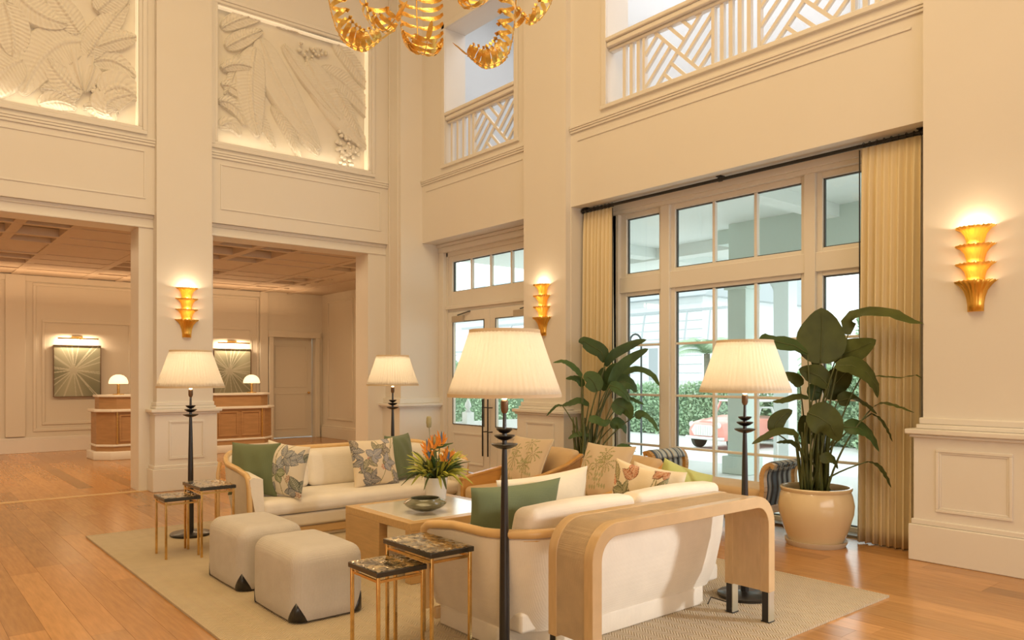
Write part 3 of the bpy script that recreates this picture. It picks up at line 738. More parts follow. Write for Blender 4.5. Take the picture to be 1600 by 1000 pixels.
# ---- sofas
def sofa_proto(Wd, Dp, label, grp, cushions, posts=True, ch=.365, rise=.10):
    t = thing('sofa', label, 'sofa', (0, 0, 0), grp)
    hw = Wd/2; rc = .30
    def path():                              # plan outline, front left -> back -> front right (y=0 front, y=Dp back)
        p = [(-hw, 0), (-hw, .12), (-hw, .3), (-hw, Dp-rc)]
        for k in range(1, 9): a = R_(180-90*k/8); p.append((-hw+rc+rc*cos(a), Dp-rc+rc*sin(a)))
        L = [q for q in p]
        for x in (-.5, 0, .5): L.append((x*hw, Dp))
        return L+[(-q[0], q[1]) for q in reversed(p)]
    P = path()
    def top(q):                              # rail height
        x, y = q; s = max(0, min(1, (y-(Dp-rc-.12))/(rc+.10))); s = s*s*(3-2*s)
        return .600+rise*s-(.03*(max(0, .3-y)/.3))
    n = len(P)
    def offs(i, d):
        a = Vector(P[max(i-1, 0)]); c = Vector(P[min(i+1, n-1)]); t_ = (c-a).normalized(); nn = Vector((-t_.y, t_.x))
        # outward normal: for path going up the left side outward is -x
        return (P[i][0]+nn.x*d, P[i][1]+nn.y*d)
    b = B(); rows = []
    prof = [(-.10, .105), (-.055, .22), (-.015, .42), (0, -1), (-.03, -2), (-.11, -1), (-.12, .3), (-.12, .12)]
    for (d, z) in prof:
        r = []
        for i in range(n):
            q = offs(i, d); zt = top(P[i]); zz = z if z >= 0 else (zt-.03 if z == -1 else zt-.012)
            r.append((q[0], q[1], min(zz, zt-.03) if z >= 0 else zz))
        rows.append(r)
    m = len(rows); vs = [p for r in rows for p in r]; fs = []
    for j in range(m-1):
        for i in range(n-1): fs.append((j*n+i, j*n+i+1, (j+1)*n+i+1, (j+1)*n+i))
    fs.append(tuple(j*n for j in range(m))); fs.append(tuple(j*n+n-1 for j in range(m))[::-1])
    for i in range(n-1): fs.append((i, (m-1)*n+i, (m-1)*n+i+1, i+1))
    b.add(vs, fs)
    mk('body', b, IVORY, parent=t, smooth='auto')
    # rail: front post foot -> curve -> along arm -> back -> mirrored
    rp = [(-hw+.02, .03, .10), (-hw+.01, .025, .30), (-hw+.005, .022, .48), (-hw, .035, .545), (-hw, .075, .572), (-hw, .16, .585)]
    mid = []
    for i in range(2, n-2):
        q = P[i]; mid.append((q[0]*(1-.012/hw), q[1]-.012*(q[1] > Dp-.05), top(q)))
    rail = rp+mid+[(-q[0], q[1], q[2]) for q in reversed(rp)]
    rr = [.024]*len(rail)
    mk('rail', B().tube(rail, rr, 10), RATTAN, parent=t, smooth='auto')
    mk('piping', B().tube([(q[0]*(1.006), q[1]+.006*(q[1] > Dp-.05), q[2]-.034) for q in mid], .0045, 6), RATTAN, parent=t, smooth='auto')
    b = B()
    q = [(-hw+.10, .10), (hw-.10, .10), (hw-.10, Dp-.2), (hw-.3, Dp-.08), (-hw+.3, Dp-.08), (-hw+.10, Dp-.2)]
    q = [(-hw+.09, .05), (hw-.09, .05), (hw-.09, Dp-.30), (hw-.30, Dp-.09), (-hw+.30, Dp-.09), (-hw+.09, Dp-.30)]
    b.prism(q, 0, .11, 'z'); mk('plinth_base', b, IVORY, parent=t, bevel=.01); mk('front_rail', box(-hw+.06, hw-.06, .03, .06, .03, .10), OAKH, parent=t, bevel=.01)
    b = B(); rbox(b, -hw+.10, hw-.10, .015, Dp-.12, .11, .215, .02); mk('seat_base', b, IVORY, parent=t, smooth=True)
    b = B(); rbox(b, -hw+.105, hw-.105, -.005, Dp-.2, .222, .355, .05, puff=.012); mk('seat_cushion', b, IVORY, parent=t, smooth=True)
    nc = cushions; w = (2*hw-.26)/nc
    for k in range(nc):
        x0 = -hw+.13+k*w; b = B(); rbox(b, x0+.004, x0+w-.004, 0, .16, 0, ch, .045, puff=.02)
        b.v = [(v[0], Dp-.30+v[1]+v[2]*.20, .36+v[2]) for v in b.v]
        mk('back_cushion', b, IVORY, parent=t, smooth=True)
    for sx in ((-1, 1) if posts else ()):
        mk('rear_post', B().tube([(sx*(hw+.005), Dp-.10, .02), (sx*(hw+.005), Dp-.10, .52), (sx*(hw-.02), Dp-.08, .62)], .017, 8), RATTAN, parent=t, smooth='auto')
    return t
sA = sofa_proto(2.20, .84, 'ivory sofa facing us beyond the coffee table, with honey wood rail', 'pair of facing sofas', 3, ch=.315)
sA.location = (3.42, 6.13, G)
sB = sofa_proto(1.83, .86, 'ivory sofa with its rounded back to us, behind the waterfall console', 'pair of facing sofas', 2, posts=False, rise=.015)
sB.location = (3.245, 3.60, G); sB.rotation_euler = (0, 0, pi)

# ---- coffee table
ct = thing('coffee_table', 'square honey oak coffee table with an inset white marble top', 'table', (3.2, 4.8, G))
x0, x1, y0, y1 = 2.72, 3.66, 4.33, 5.25
b = B(); w = .075
for q in ((x0, x1, y0, y0+w), (x0, x1, y1-w, y1), (x0, x0+w, y0+w, y1-w), (x1-w, x1, y0+w, y1-w)): b.box(q[0], q[1], q[2], q[3], .365, .42)
mk('top_frame', b, OAKH, parent=ct, bevel=.003)
mk('marble_top', box(x0+w-.001, x1-w+.001, y0+w-.001, y1-w+.001, .37, .4215), MARBLE, parent=ct, bevel=.002)
for q in ((x0, x0+.07, y1-.50, y1), (x0, x0+.40, y0, y0+.07), (x1-.07, x1, y0, y0+.40), (x1-.40, x1, y1-.07, y1)):
    mk('leg', box(*q, G, .365), OAK, parent=ct, bevel=.003)
mk('shelf', box(x0+.07, x1-.07, y0+.07, y1-.07, .10, .13), OAKH, parent=ct, bevel=.003)

# ---- console
cs = thing('console_table', 'waterfall console of limed oak inlaid with woven grasscloth behind the near sofa', 'table', (3.16, 2.515, G))
def upath(x0, x1, zt, zb, r, n=8):
    p = [(x0, zb), (x0, zt-r)]
    for k in range(1, n+1): a = R_(180-90*k/n); p.append((x0+r+r*cos(a), zt-r+r*sin(a)))
    for k in range(0, n+1): a = R_(90-90*k/n); p.append((x1-r+r*cos(a), zt-r+r*sin(a)))
    return p+[(x1, zb)]
def ushape(b, xa, xb, zt, zb, r, th, y0, y1):
    o = upath(xa, xb, zt, zb, r); i = upath(xa+th, xb-th, zt-th, zb, max(r-th, .02)); n = len(o)
    vs = [(p[0], y0, p[1]) for p in o]+[(p[0], y0, p[1]) for p in i]+[(p[0], y1, p[1]) for p in o]+[(p[0], y1, p[1]) for p in i]
    fs = []
    for k in range(n-1):
        fs += [(k, k+1, n+k+1, n+k), (2*n+k, 3*n+k, 3*n+k+1, 2*n+k+1), (k, 2*n+k, 2*n+k+1, k+1), (n+k, n+k+1, 3*n+k+1, 3*n+k)]
    fs += [(0, n, 3*n, 2*n), (n-1, 3*n-1, 4*n-1, 2*n-1)]
    return b.add(vs, fs)
mk('front_frame', ushape(B(), 2.43, 3.90, .735, .185, .17, .062, 2.37, 2.425), OAKC, parent=cs, smooth='auto', bevel=.003)
mk('rear_frame', ushape(B(), 2.43, 3.90, .735, .185, .17, .062, 2.605, 2.66), OAKC, parent=cs, smooth='auto', bevel=.003)
mk('woven_panel', ushape(B(), 2.434, 3.896, .731, .20, .166, .03, 2.424, 2.606), GRASS, parent=cs, smooth='auto')
mk('inner_lining', ushape(B(), 2.463, 3.867, .702, .19, .137, .028, 2.424, 2.606), OAKC, parent=cs, smooth='auto')
for xx in (2.435, 3.845):
    for yy in (2.374, 2.610):
        f = mk('foot', box(xx, xx+.05, yy, yy+.045, G, .187), BLACK, parent=cs, bevel=.003)
        mk('foot_cap', box(xx-.001, xx+.051, yy-.002, yy+.004, G, .187), CHROME, parent=f, label='bright steel facing')
        mk('glide', box(xx-.003, xx+.053, yy-.004, yy+.048, G, G+.006), BLACK, parent=f)

# ---- nesting tables
def side_table(x0, x1, y0, y1, h, label):
    t = thing('nesting_table', label, 'side table', ((x0+x1)/2, (y0+y1)/2, G), 'brass nesting tables')
    mk('tabletop', box(x0, x1, y0, y1, h-.028, h-.002), DARKTOP, parent=t, bevel=.003)
    def gf(u, v):
        x = x0+.006+u*(x1-x0-.012); y = y0+.006+v*(y1-y0-.012)
        return (x, y, h-.001+.0025*sin(50*x+9*sin(23*y))*sin(41*y+7*sin(31*x)))
    mk('top_inlay', B().grid(gf, 26, 30), MOTT, parent=t, smooth=True, label='mottled bronze and gold inlay')
    r = .008; i = .016
    for xx in (x0+i, x1-i):
        for yy in (y0+i, y1-i): mk('leg', box(xx-r, xx+r, yy-r, yy+r, G, h-.028), BRASS, parent=t, bevel=.002)
    b = B()
    for q in ((x0+i, y0+i, x1-i, y0+i), (x0+i, y1-i, x1-i, y1-i), (x0+i, y0+i, x0+i, y1-i), (x1-i, y0+i, x1-i, y1-i)):
        b.bar((q[0], q[1], h-.05), (q[2], q[3], h-.05), .010, .013)
    mk('rail', b, BRASS, parent=t)
    return t
def mottled(name, c1, c2, sc):
    m = bpy.data.materials.new(name); m.use_nodes = True; nt = m.node_tree; N = nt.nodes; L = nt.links; p = N['Principled BSDF']
    tc = N.new('ShaderNodeTexCoord'); n = N.new('ShaderNodeTexNoise'); n.inputs['Scale'].default_value = sc; n.inputs['Detail'].default_value = 6; n.inputs['Distortion'].default_value = 1.8
    L.new(tc.outputs['Object'], n.inputs[0]); r = N.new('ShaderNodeValToRGB'); L.new(n.outputs[0], r.inputs[0])
    r.color_ramp.elements[0].position = .38; r.color_ramp.elements[0].color = (*c1, 1); r.color_ramp.elements[1].position = .62; r.color_ramp.elements[1].color = (*c2, 1)
    L.new(r.outputs[0], p.inputs['Base Color']); p.inputs['Roughness'].default_value = .12; p.inputs['Metallic'].default_value = .75; p.inputs['Coat Weight'].default_value = .6
    return m
MOTT = mottled('mottled_inlay', (.05, .04, .02), (.80, .62, .30), 9)
side_table(1.655, 1.925, 6.09, 6.38, .478, 'shorter nesting table of the far pair, beside the standing lamp at left')
side_table(1.885, 2.16, 5.99, 6.43, .552, 'taller nesting table of the far pair, against the arm of the far sofa')
side_table(1.80, 2.08, 3.16, 3.45, .478, 'shorter nesting table of the near pair, beside the front ottoman')
side_table(2.035, 2.295, 3.06, 3.51, .552, 'taller nesting table of the near pair, against the arm of the near sofa')

# ---- floor lamps
def lamp_proto():
    t = thing('floor_lamp', '', 'lamp', (0, 0, 0), 'black floor lamps with pleated shades')
    mk('base', B().lathe([(0, 0), (.165, 0), (.17, .006), (.17, .018), (.162, .024), (.05, .028), (.035, .034), (0, .034)], n=40), BLACK, parent=t, smooth='auto')
    mk('pole', B().lathe([(.026, .03), (.0255, .3), (.022, .6), (.016, .9), (.012, 1.05), (.012, 1.12), (.010, 1.13), (.0085, 1.2), (.0085, 1.25)], n=16), BLACK, parent=t, smooth=True)
    for z, r in ((1.045, .066), (1.088, .052), (1.121, .042)):
        mk('disc', B().lathe([(0, -.016), (r*.25, -.016), (r*.6, -.009), (r*.92, .002), (r, .009), (r*.97, .011), (r*.6, .003), (r*.2, -.001), (0, -.001)], (0, 0, z), 28), BLACK, parent=t, smooth='auto')
    mk('socket', B().lathe([(0, 1.205), (.012, 1.205), (.019, 1.222), (.019, 1.265), (.012, 1.27), (0, 1.27)], n=14), BRONZE, parent=t, smooth='auto')
    zb, zt, rb, rt = 1.285, 1.613, .277, .172
    prof = []
    for k in range(9):
        s = k/8; prof.append((rb+(rt-rb)*s+.010*s*(1-s)*-1, zb+.012+(zt-zb-.024)*s))
    sh = mk('lamp_shade', B().lathe(prof, n=240, mod=lambda a, j: 1+.014*cos(60*a)*(1 if 0 < j < 8 else .55)), SHADE, parent=t, smooth=True, solid=.0025)
    mk('shade_trim', B().lathe([(rb+.003, zb), (rb+.0035, zb+.016), (rb-.0035, zb+.016), (rb-.003, zb), (rb+.003, zb)], n=64), SHADT, parent=sh, smooth='auto')
    mk('shade_trim', B().lathe([(rt+.003, zt-.016), (rt+.0025, zt), (rt-.0035, zt), (rt-.003, zt-.016), (rt+.003, zt-.016)], n=64), SHADT, parent=sh, smooth='auto')
    b = B()
    for k in range(3): a = 2*pi*k/3; b.tube([(0, 0, 1.56), (cos(a)*rt, sin(a)*rt, 1.598)], .002, 5)
    b.tube([(0, 0, 1.26), (.03, 0, 1.33), (.035, 0, 1.45), (0, 0, 1.56)], .0018, 5)
    mk('harp', b, BRASS, parent=t)
    mk('bulb', B().lathe([(0, 1.27), (.013, 1.275), (.014, 1.31), (.03, 1.36), (.03, 1.385), (.02, 1.41), (0, 1.42)], n=14), BULB, parent=t, smooth=True)
    return t
lp = lamp_proto()
LAMPS = [((2.10, 6.93, G), 'black floor lamp with pleated ivory shade behind the far pair of nesting tables'),
         ((4.27, 7.16, .014), 'black floor lamp with pleated ivory shade behind the right end of the far sofa'),
         ((2.36, 2.90, G), 'tall black floor lamp nearest us, between the near nesting tables and the console'),
         ((4.205, 2.765, G), 'black floor lamp with pleated shade beyond the right leg of the console, before the window')]
for i, (loc, lb) in enumerate(LAMPS):
    o = lp if i == 0 else copy_tree(lp, loc)
    o.location = loc; o['label'] = lb
    point('lamp_bulb_light', (loc[0], loc[1], loc[2]+1.44), LAMPW, (1, .84, .62), .045)
# cord of the lamp behind the console
tag(mk('lamp_cord', B().tube([(4.06, 2.70, .03), (4.0, 2.66, .05), (3.95, 2.73, .035), (3.9, 2.80, .055), (3.84, 2.78, .03)], .004, 6), BLACK, smooth='auto'), 'black electric cord trailing from the lamp base behind the console', 'cord')

# ---- pillows
def pillow(name, label, w, h, th, loc, rot, m, paint=None, n=34, group=None, pipe=None):
    """stands on its lower edge: width X, height Z, thickness Y; rot euler"""
    if paint: n = 96
    o = thing(name, label, 'cushion', (0, 0, 0), group)
    b = B(); cols = []
    def P(u, v, s):
        x = u*w/2*(1-.075*(1-v*v)); z = v*h/2*(1-.075*(1-u*u))
        k = max(0, (1-u**4)*(1-v**4)); y = s*th/2*(k**.5)*(.72+.28*(1-u*u)*(1-v*v))
        y += .004*sin(9*u+3*v)*k
        return (x, y, z+h/2)
    for s in (-1, 1):
        vs = [P(-1+2*i/(n-1), -1+2*j/(n-1), s) for j in range(n) for i in range(n)]
        fs = []
        for j in range(n-1):
            for i in range(n-1):
                q = (j*n+i, j*n+i+1, (j+1)*n+i+1, (j+1)*n+i); fs.append(q if s < 0 else q[::-1])
        b.add(vs, fs)
        if paint: cols += [paint((i/(n-1), j/(n-1))) for j in range(n) for i in range(n)]
    mk('cover', b, m, parent=o, smooth=True, paint=cols if paint else None, flip=False)
    if pipe:
        e = []
        for i in range(24): e.append(P(-1+2*i/24, -1, 0))
        for i in range(24): e.append(P(1, -1+2*i/24, 0))
        for i in range(24): e.append(P(1-2*i/24, 1, 0))
        for i in range(24): e.append(P(-1, 1-2*i/24, 0))
        mk('piping', B().tube(e, .004, 5, closed=True), pipe, parent=o, smooth=True)
    o.location = loc; o.rotation_euler = tuple(R_(a) for a in rot)
    return o
# printed patterns as flat colour on the cloth
def leafhit(p, c, ang, L, w):
    dx, dy = p[0]-c[0], p[1]-c[1]; ca, sa = cos(ang), sin(ang); s = (dx*ca+dy*sa)/L; t = (-dx*sa+dy*ca)/w
    if s < 0 or s > 1: return None
    ww = sin(pi*s**.8)**.8
    if abs(t) > ww: return None
    return s, t, ww
def botanical(seed, base, cols, n, small):
    rr = random.Random(seed); items = []
    for k in range(n):
        c = (rr.uniform(-.05, 1.05), rr.uniform(-.05, 1.05)); a0 = rr.uniform(0, 2*pi); col = rr.choice(cols)
        for j in range(rr.choice([2, 3, 4])):
            items.append((c, a0+j*rr.uniform(.9, 1.3), rr.uniform(.18, .30), rr.uniform(.055, .09), col))
    dots = [(rr.uniform(0, 1), rr.uniform(0, 1), rr.choice(small)) for k in range(7)]
    vines = [(rr.uniform(0, 1), rr.uniform(.1, .2), rr.uniform(3, 6), rr.uniform(0, 6)) for k in range(3)]
    def f(p):
        col = base
        for (x0, am, fr, ph) in vines:
            if abs(p[0]-x0-am*sin(fr*p[1]+ph)) < .008: col = (.30, .26, .10)
        for (dx, dy, c) in dots:
            r = hypot(p[0]-dx, p[1]-dy)
            if r < .075:
                a = atan2(p[1]-dy, p[0]-dx)
                if sin(7*a+r*60)*sin(r*110) > -.1: col = c
        for (c, a, L, w, cc) in items:
            h = leafhit(p, c, a, L, w)
            if h:
                s, t, ww = h
                vein = abs(t) < .07 or (sin(s*55-abs(t)*9) > .55 and abs(t) < ww*.85)
                edge = abs(t) > ww-.16
                col = tuple(q*.45 for q in cc) if edge else (tuple(q*.5+.5*b_ for q, b_ in zip(cc, base)) if vein else cc)
        return col
    return f
def palmprint(seed):
    rr = random.Random(seed); base = (.68, .54, .38)
    palms = [(rr.uniform(.1, .9), rr.uniform(.35, .95), rr.uniform(.13, .20), rr.uniform(-.12, .12)) for k in range(6)]
    def f(p):
        col = base
        for (x, y, r, ln) in palms:
            d = y-p[1]
            if 0 < d < .42 and abs(p[0]-x-ln*d*2) < .009*(.6+d): col = (.47, .36, .20)
            dx, dy = p[0]-x, p[1]-y; q = hypot(dx, dy)
            if q < r:
                a = atan2(dy+q*q*2.2, dx)
                if cos(a*9) > .25+.5*(q/r)**2 and sin(q*190+a*3) > -.6: col = (.30, .29, .10) if q > r*.3 else (.22, .19, .07)
            if abs(dx) < .09 and abs(p[1]-(y-.42)) < .022*(1+sin(dx*120)): col = (.42, .40, .22)
        return col
    return f
BLUES = [(.20, .20, .19), (.25, .27, .29), (.17, .20, .15), (.30, .33, .36)]
paintA = botanical(11, (.74, .66, .52), BLUES+[(.22, .26, .12)], 15, [(.50, .22, .16), (.45, .25, .15)])
paintB = botanical(5, (.78, .64, .44), [(.24, .20, .15), (.20, .20, .20), (.30, .30, .32), (.26, .24, .14)], 17, [(.58, .22, .12), (.5, .2, .15), (.25, .15, .1)])
paintC = botanical(23, (.80, .66, .44), [(.32, .26, .10), (.45, .18, .08), (.22, .22, .10)], 17, [(.60, .14, .06), (.62, .2, .1)])
# far sofa
pillow('pillow', 'plain green velvet cushion in the left corner of the far sofa', .46, .46, .17, (2.47, 6.47, .372), (-9, 0, -50), GREEN)
pillow('pillow', 'leaf-printed cushion in blue-grey leaning on the green cushion at left of the far sofa', .45, .46, .15, (2.64, 6.30, .372), (-9, 6, -62), PRINT, paintA)
pillow('pillow', 'square leaf-printed cushion with coral berries at the right of the far sofa', .49, .45, .14, (3.60, 6.31, .372), (-15, 0, 3), PRINT, paintB)
pillow('pillow', 'plain green velvet cushion behind the square printed cushion', .46, .46, .16, (4.00, 6.50, .372), (-10, 0, 28), GREEN)
# near sofa (seen from behind)
pillow('pillow', 'wide green velvet lumbar cushion at the left end of the near sofa', .66, .435, .15, (2.77, 3.36, .375), (10, 0, 0), GREEN)
pillow('pillow', 'large plain cream cushion behind the wide green one', .76, .44, .15, (3.13, 3.46, .375), (2, -2, 1), CREAMP)
pillow('pillow', 'rust and olive printed cushion on the right half of the near sofa', .36, .48, .14, (3.68, 3.26, .375), (4, 12, -66), PRINT, paintC)
pillow('pillow', 'ivory cushion behind the rust printed one', .34, .46, .12, (3.79, 3.20, .375), (2, 10, -60), CREAMP)
pillow('pillow', 'slumped lime green cushion at the right end of the near sofa', .46, .44, .17, (3.95, 3.12, .39), (0, 18, -8), LIME)

# ---- armchairs (wooden sloping arms), facing -x
def armchair(loc, label, plabel, seed):
    t = thing('armchair', label, 'armchair', (0, 0, 0), 'pair of sloping-arm armchairs')
    # local: front at x=0, back at x=.86, width y -.36..+.36
    for s in (-1, 1):
        y0, y1 = (s*.36-.035, s*.36)
        y0, y1 = min(y0, s*.325), max(y0, s*.36); y0, y1 = (.325, .36) if s > 0 else (-.36, -.325)
        b = B(); b.prism([(0, .12), (0, .47), (.10, .49), (.45, .545), (.80, .655), (.88, .70), (.86, .55), (.80, .12)], y0, y1, 'y')
        mk('side_panel', b, AMBER, parent=t, bevel=.005)
        q = [(-.02, .475), (.10, .502), (.45, .558), (.72, .635), (.90, .73)]
        b = B()
        for i in range(len(q)-1): b.bar((q[i][0], (y0+y1)/2, q[i][1]), (q[i+1][0]+.004, (y0+y1)/2, q[i+1][1]), .055, .028)
        mk('arm_rail', b, AMBER, parent=t, bevel=.006)
        mk('front_post', box(-.01, .04, y0-.004, y1+.004, 0, .475), AMBER, parent=t, bevel=.006)
        mk('back_post', B().bar((.80, (y0+y1)/2, 0), (.90, (y0+y1)/2, .70), .04, .05), AMBER, parent=t, bevel=.005)
    mk('seat_rail', box(.0, .80, -.325, .325, .16, .22), AMBER, parent=t, bevel=.005)
    b = B(); rbox(b, .0, .70, -.322, .322, .222, .40, .05, puff=.02); mk('seat_cushion', b, TAN, parent=t, smooth=True)
    b = B(); rbox(b, 0, .15, -.322, .322, 0, .44, .05, puff=.02); b.v = [(.60+v[0]+v[2]*.42, v[1], .33+v[2]) for v in b.v]
    mk('back_cushion', b, TAN, parent=t, smooth=True)
    t.location = loc; t.scale = (1, 1, .88)
    pillow('pillow', plabel, .56, .50, .15, (loc[0]+.42, loc[1]+.04, G+.345), (-26, 0, -90), PRINT, palmprint(seed), pipe=CREAMP)
    return t
armchair((4.24, 5.50, G), 'sloping-arm armchair with tan cushions, farther of the pair, near the entrance doors', 'palm-tree printed cushion in the armchair farther from us', 3)
armchair((4.24, 4.49, G), 'sloping-arm armchair with tan cushions, nearer of the pair, facing the coffee table', 'palm-tree printed cushion in the armchair nearer to us', 9)

# ---- window bench with slatted scroll arms wrapped in striped cloth
PLAID = mat('plaid', (.3, .3, .3), .8, attr='paint')
def plaid(p, q):
    base = (.50, .50, .46)
    s = (p*9) % 1; r = (q*9) % 1
    c = base
    if s < .34: c = (.10, .12, .15)
    elif s < .42: c = (.55, .42, .25)
    elif .6 < s < .66: c = (.15, .18, .2)
    if r < .12: c = tuple(x*.6 for x in c)
    return c
bn = thing('window_bench', 'low window bench with tan seat and striped slatted scroll arms', 'bench', (6.2, 4.34, 0))
X0, X1 = 5.95, 6.45
def scroll(yc, s):
    # side profile in (y,z): outward scroll arm
    pts = [(yc-s*.02, .02), (yc-s*.03, .2), (yc+s*.02, .40), (yc+s*.005, .52), (yc+s*.03, .60), (yc+s*.085, .635), (yc+s*.13, .615)]
    o = []
    P = [Vector((0, *p)) for p in pts]; out = []
    for i in range(len(P)-1):
        for k in range(4): out.append(P[i].lerp(P[i+1], k/4))
    out.append(P[-1])
    for _ in range(2): out = [out[0]]+[(out[i-1]+out[i]*2+out[i+1])/4 for i in range(1, len(out)-1)]+[out[-1]]
    for xx in (X0, X1):
        b = B()
        for i in range(len(out)-1): b.bar((xx, out[i].y, out[i].z), (xx, out[i+1].y, out[i+1].z), .045, .05, up=(1, 0, 0))
        mk('arm_frame', b, AMBER if s > 0 else OAK, parent=bn)
    for k in range(5):
        xa = X0+.06+k*(X1-X0-.12-.055)/4; b = B(); cc = []
        seg = [p for p in out if p.z > .16]
        for i, p in enumerate(seg): pass
        m = len(seg)
        vs = []
        for i, p in enumerate(seg):
            for dx in (0, .0275, .055): vs.append((xa+dx, p.y, p.z)); cc.append(plaid(k*.23+dx*2.2, p.z))
        b.add(vs, [(i*3+j, i*3+j+1, i*3+j+4, i*3+j+3) for i in range(m-1) for j in range(2)])
        mk('slat', b, PLAID, parent=bn, paint=cc, solid=.02)
    # wrapped striped top roll
    top = [p for p in out if p.z > .56]; b = B(); cc = []; vs = []
    nx = 36
    for i, p in enumerate(top):
        for j in range(nx): x = X0+.02+(X1-X0-.04)*j/(nx-1); vs.append((x, p.y-s*.004, p.z+.006)); cc.append(plaid(j/(nx-1)*.62, i*.05))
    b.add(vs, [(i*nx+j, i*nx+j+1, (i+1)*nx+j+1, (i+1)*nx+j) for i in range(len(top)-1) for j in range(nx-1)])
    mk('arm_roll', b, PLAID, parent=bn, paint=cc, solid=.045, smooth=True)
scroll(3.74, -1); scroll(4.94, 1)
mk('seat_frame', box(X0-.01, X1+.01, 3.74, 4.94, .18, .255), AMBER, parent=bn, bevel=.01)
b = B(); rbox(b, X0, X1, 3.78, 4.90, .255, .40, .04, puff=.01); mk('seat_cushion', b, TAN, parent=bn, smooth=True)
for xx in (X0, X1): mk('front_leg', box(xx-.02, xx+.02, 4.32, 4.36, 0, .2), AMBER, parent=bn, bevel=.004)
# ================================================================ WALL SCONCES
def sconce(loc, rz, label):
    """local: wall plane at y=0, room towards -y; z=0 at bottom"""
    t = thing('wall_sconce', label, 'wall light', loc, 'tiered gold wall sconces'); t.rotation_euler = (0, 0, rz)
    def half(prof, jag, th=.004):
        n = 44; b = B(); m = len(prof)
        vs = []; fs = []
        for j, (r, z) in enumerate(prof):
            for k in range(n+1):
                a = pi+pi*k/n; fl = 1+.035*cos(20*a)*(j/(m-1)+.2)
                zz = z+(jag*(.5*sin(26*a)+.5*sin(41*a+1))*(1 if j == m-1 else 0))
                vs.append((r*fl*cos(a), r*fl*sin(a)*.85, zz))
        for j in range(m-1):
            for k in range(n): fs.append((j*(n+1)+k, j*(n+1)+k+1, (j+1)*(n+1)+k+1, (j+1)*(n+1)+k))
        return b.add(vs, fs)
    off = Vector(loc)
    def put(name, b, m, **k):
        b.v = [tuple(Vector(v)+off) for v in b.v]; return mk(name, b, m, parent=t, **k)
    put('base_cup', half([(.052, .0), (.053, .05), (.060, .10), (.076, .15), (.104, .19), (.138, .22)], .007), GOLD, solid=.004, smooth=True)
    put('bottom_cap', half([(0.001, .0), (.052, .0)], 0), GOLD, solid=.004)
    for i in range(3):
        z = .212+i*.134
        put('cup', half([(.056, z), (.060, z+.04), (.071, z+.08), (.096, z+.112), (.132, z+.136)], .007), GOLDT, solid=.003, smooth=True)
    b = B().box(-.05, .05, -.012, 0, .02, .52); put('backplate', b, GOLD)
    for i in range(4):
        point('sconce_bulb_light', (0, -.055, .185+i*.134), SCW*(1.8 if i == 3 else .5), (1, .80, .52), .02, parent=t)
    return t
sconce((2.955, 9.91, 1.885), 0, 'tiered gold sconce on the pillar between the two lobby openings')
sconce((6.17, 6.84, 1.89), -pi/2, 'tiered gold sconce on the middle pillar, left of the curtained window')
sconce((6.17, 2.125, 1.875), -pi/2, 'tiered gold sconce on the right-hand pillar, the largest in view')

# ================================================================ CURTAINS
def curtain(y0, y1, x, z0, z1, nf, label, wand, flare=0, ylow=None):
    t = thing('curtain', label, 'curtain', (x, (y0+y1)/2, z1), 'linen curtains of the window bay')
    ph = [random.uniform(-.6, .6) for _ in range(nf+2)]; am = [random.uniform(.6, 1.15) for _ in range(nf+2)]
    def fn(u, v):
        s = v**1.0; yy = y0+(y1-y0)*u; a = u*nf; i = int(a)
        pinch = min(1, (1-s)/.06); dep = (.020+.034*min(1, (1-s)*1.6))*(.35+.65*pinch)
        x_ = x+dep*sin(2*pi*a+ph[i]*.3*(1-s))*am[i]
        if ylow is not None: yy += (ylow*(1-s))*(u if y0 > 4 else 1-u)
        yy += .012*sin(4*pi*a+1)*(1-s)
        return (x_-flare*(1-s), yy, z0+(z1-z0)*s)
    mk('drape', B().grid(fn, nf*12+1, 26), CURT, parent=t, smooth=True, solid=.004)
    for k in range(nf+1):
        yy = y0+(y1-y0)*min(.985, max(.015, k/nf)); b = B()
        b.tube([(6.43+.0, yy+.0, 3.325)]+[], .002) if False else None
        pts = [(6.42+.024*cos(a), yy, 3.352+.024*sin(a)) for a in [2*pi*q/14 for q in range(14)]]
        mk('curtain_ring', B().tube(pts, .0035, 5, closed=True), IRON, parent=t, smooth=True)
    mk('wand', B().tube([(x-.02, wand, 3.31), (x-.02, wand, 1.15)], .006, 6), IRON, parent=t, smooth='auto')
    return t
curtain(5.94, 6.40, 6.42, .012, 3.325, 8, 'straight linen curtain at the far side of the window, behind the left plant', 5.925)
curtain(2.60, 3.075, 6.40, .012, 3.325, 8, 'linen curtain at the near side of the window, behind the big potted plant', 3.085, flare=.05)
t = thing('curtain_rod', 'black iron curtain rod under the soffit of the window bay', 'curtain rod', (6.42, 4.47, 3.352))
mk('rod', B().tube([(6.42, 2.52, 3.352), (6.42, 6.425, 3.352)], .0165, 10), IRON, parent=t, smooth='auto')
for yy in (2.6, 4.50, 6.36):
    b = B(); b.tube([(6.42, yy, 3.36), (6.42, yy, 3.385)], .008, 6); b.box(6.385, 6.455, yy-.03, yy+.03, 3.377, 3.385); b.tube([(6.42, yy-.02, 3.352), (6.42, yy+.02, 3.352)], .023, 10)
    mk('bracket', b, IRON, parent=t)
o = mk('finial', B().lathe([(0, 0), (.02, .0), (.03, .012), (.02, .03), (0, .034)], (0, 0, 0), 12), IRON, parent=t, smooth=True)
o.location = (0, 1.96, 0); o.rotation_euler = (pi/2, 0, 0)
for v in o.data.vertices: v.co += origin(t)
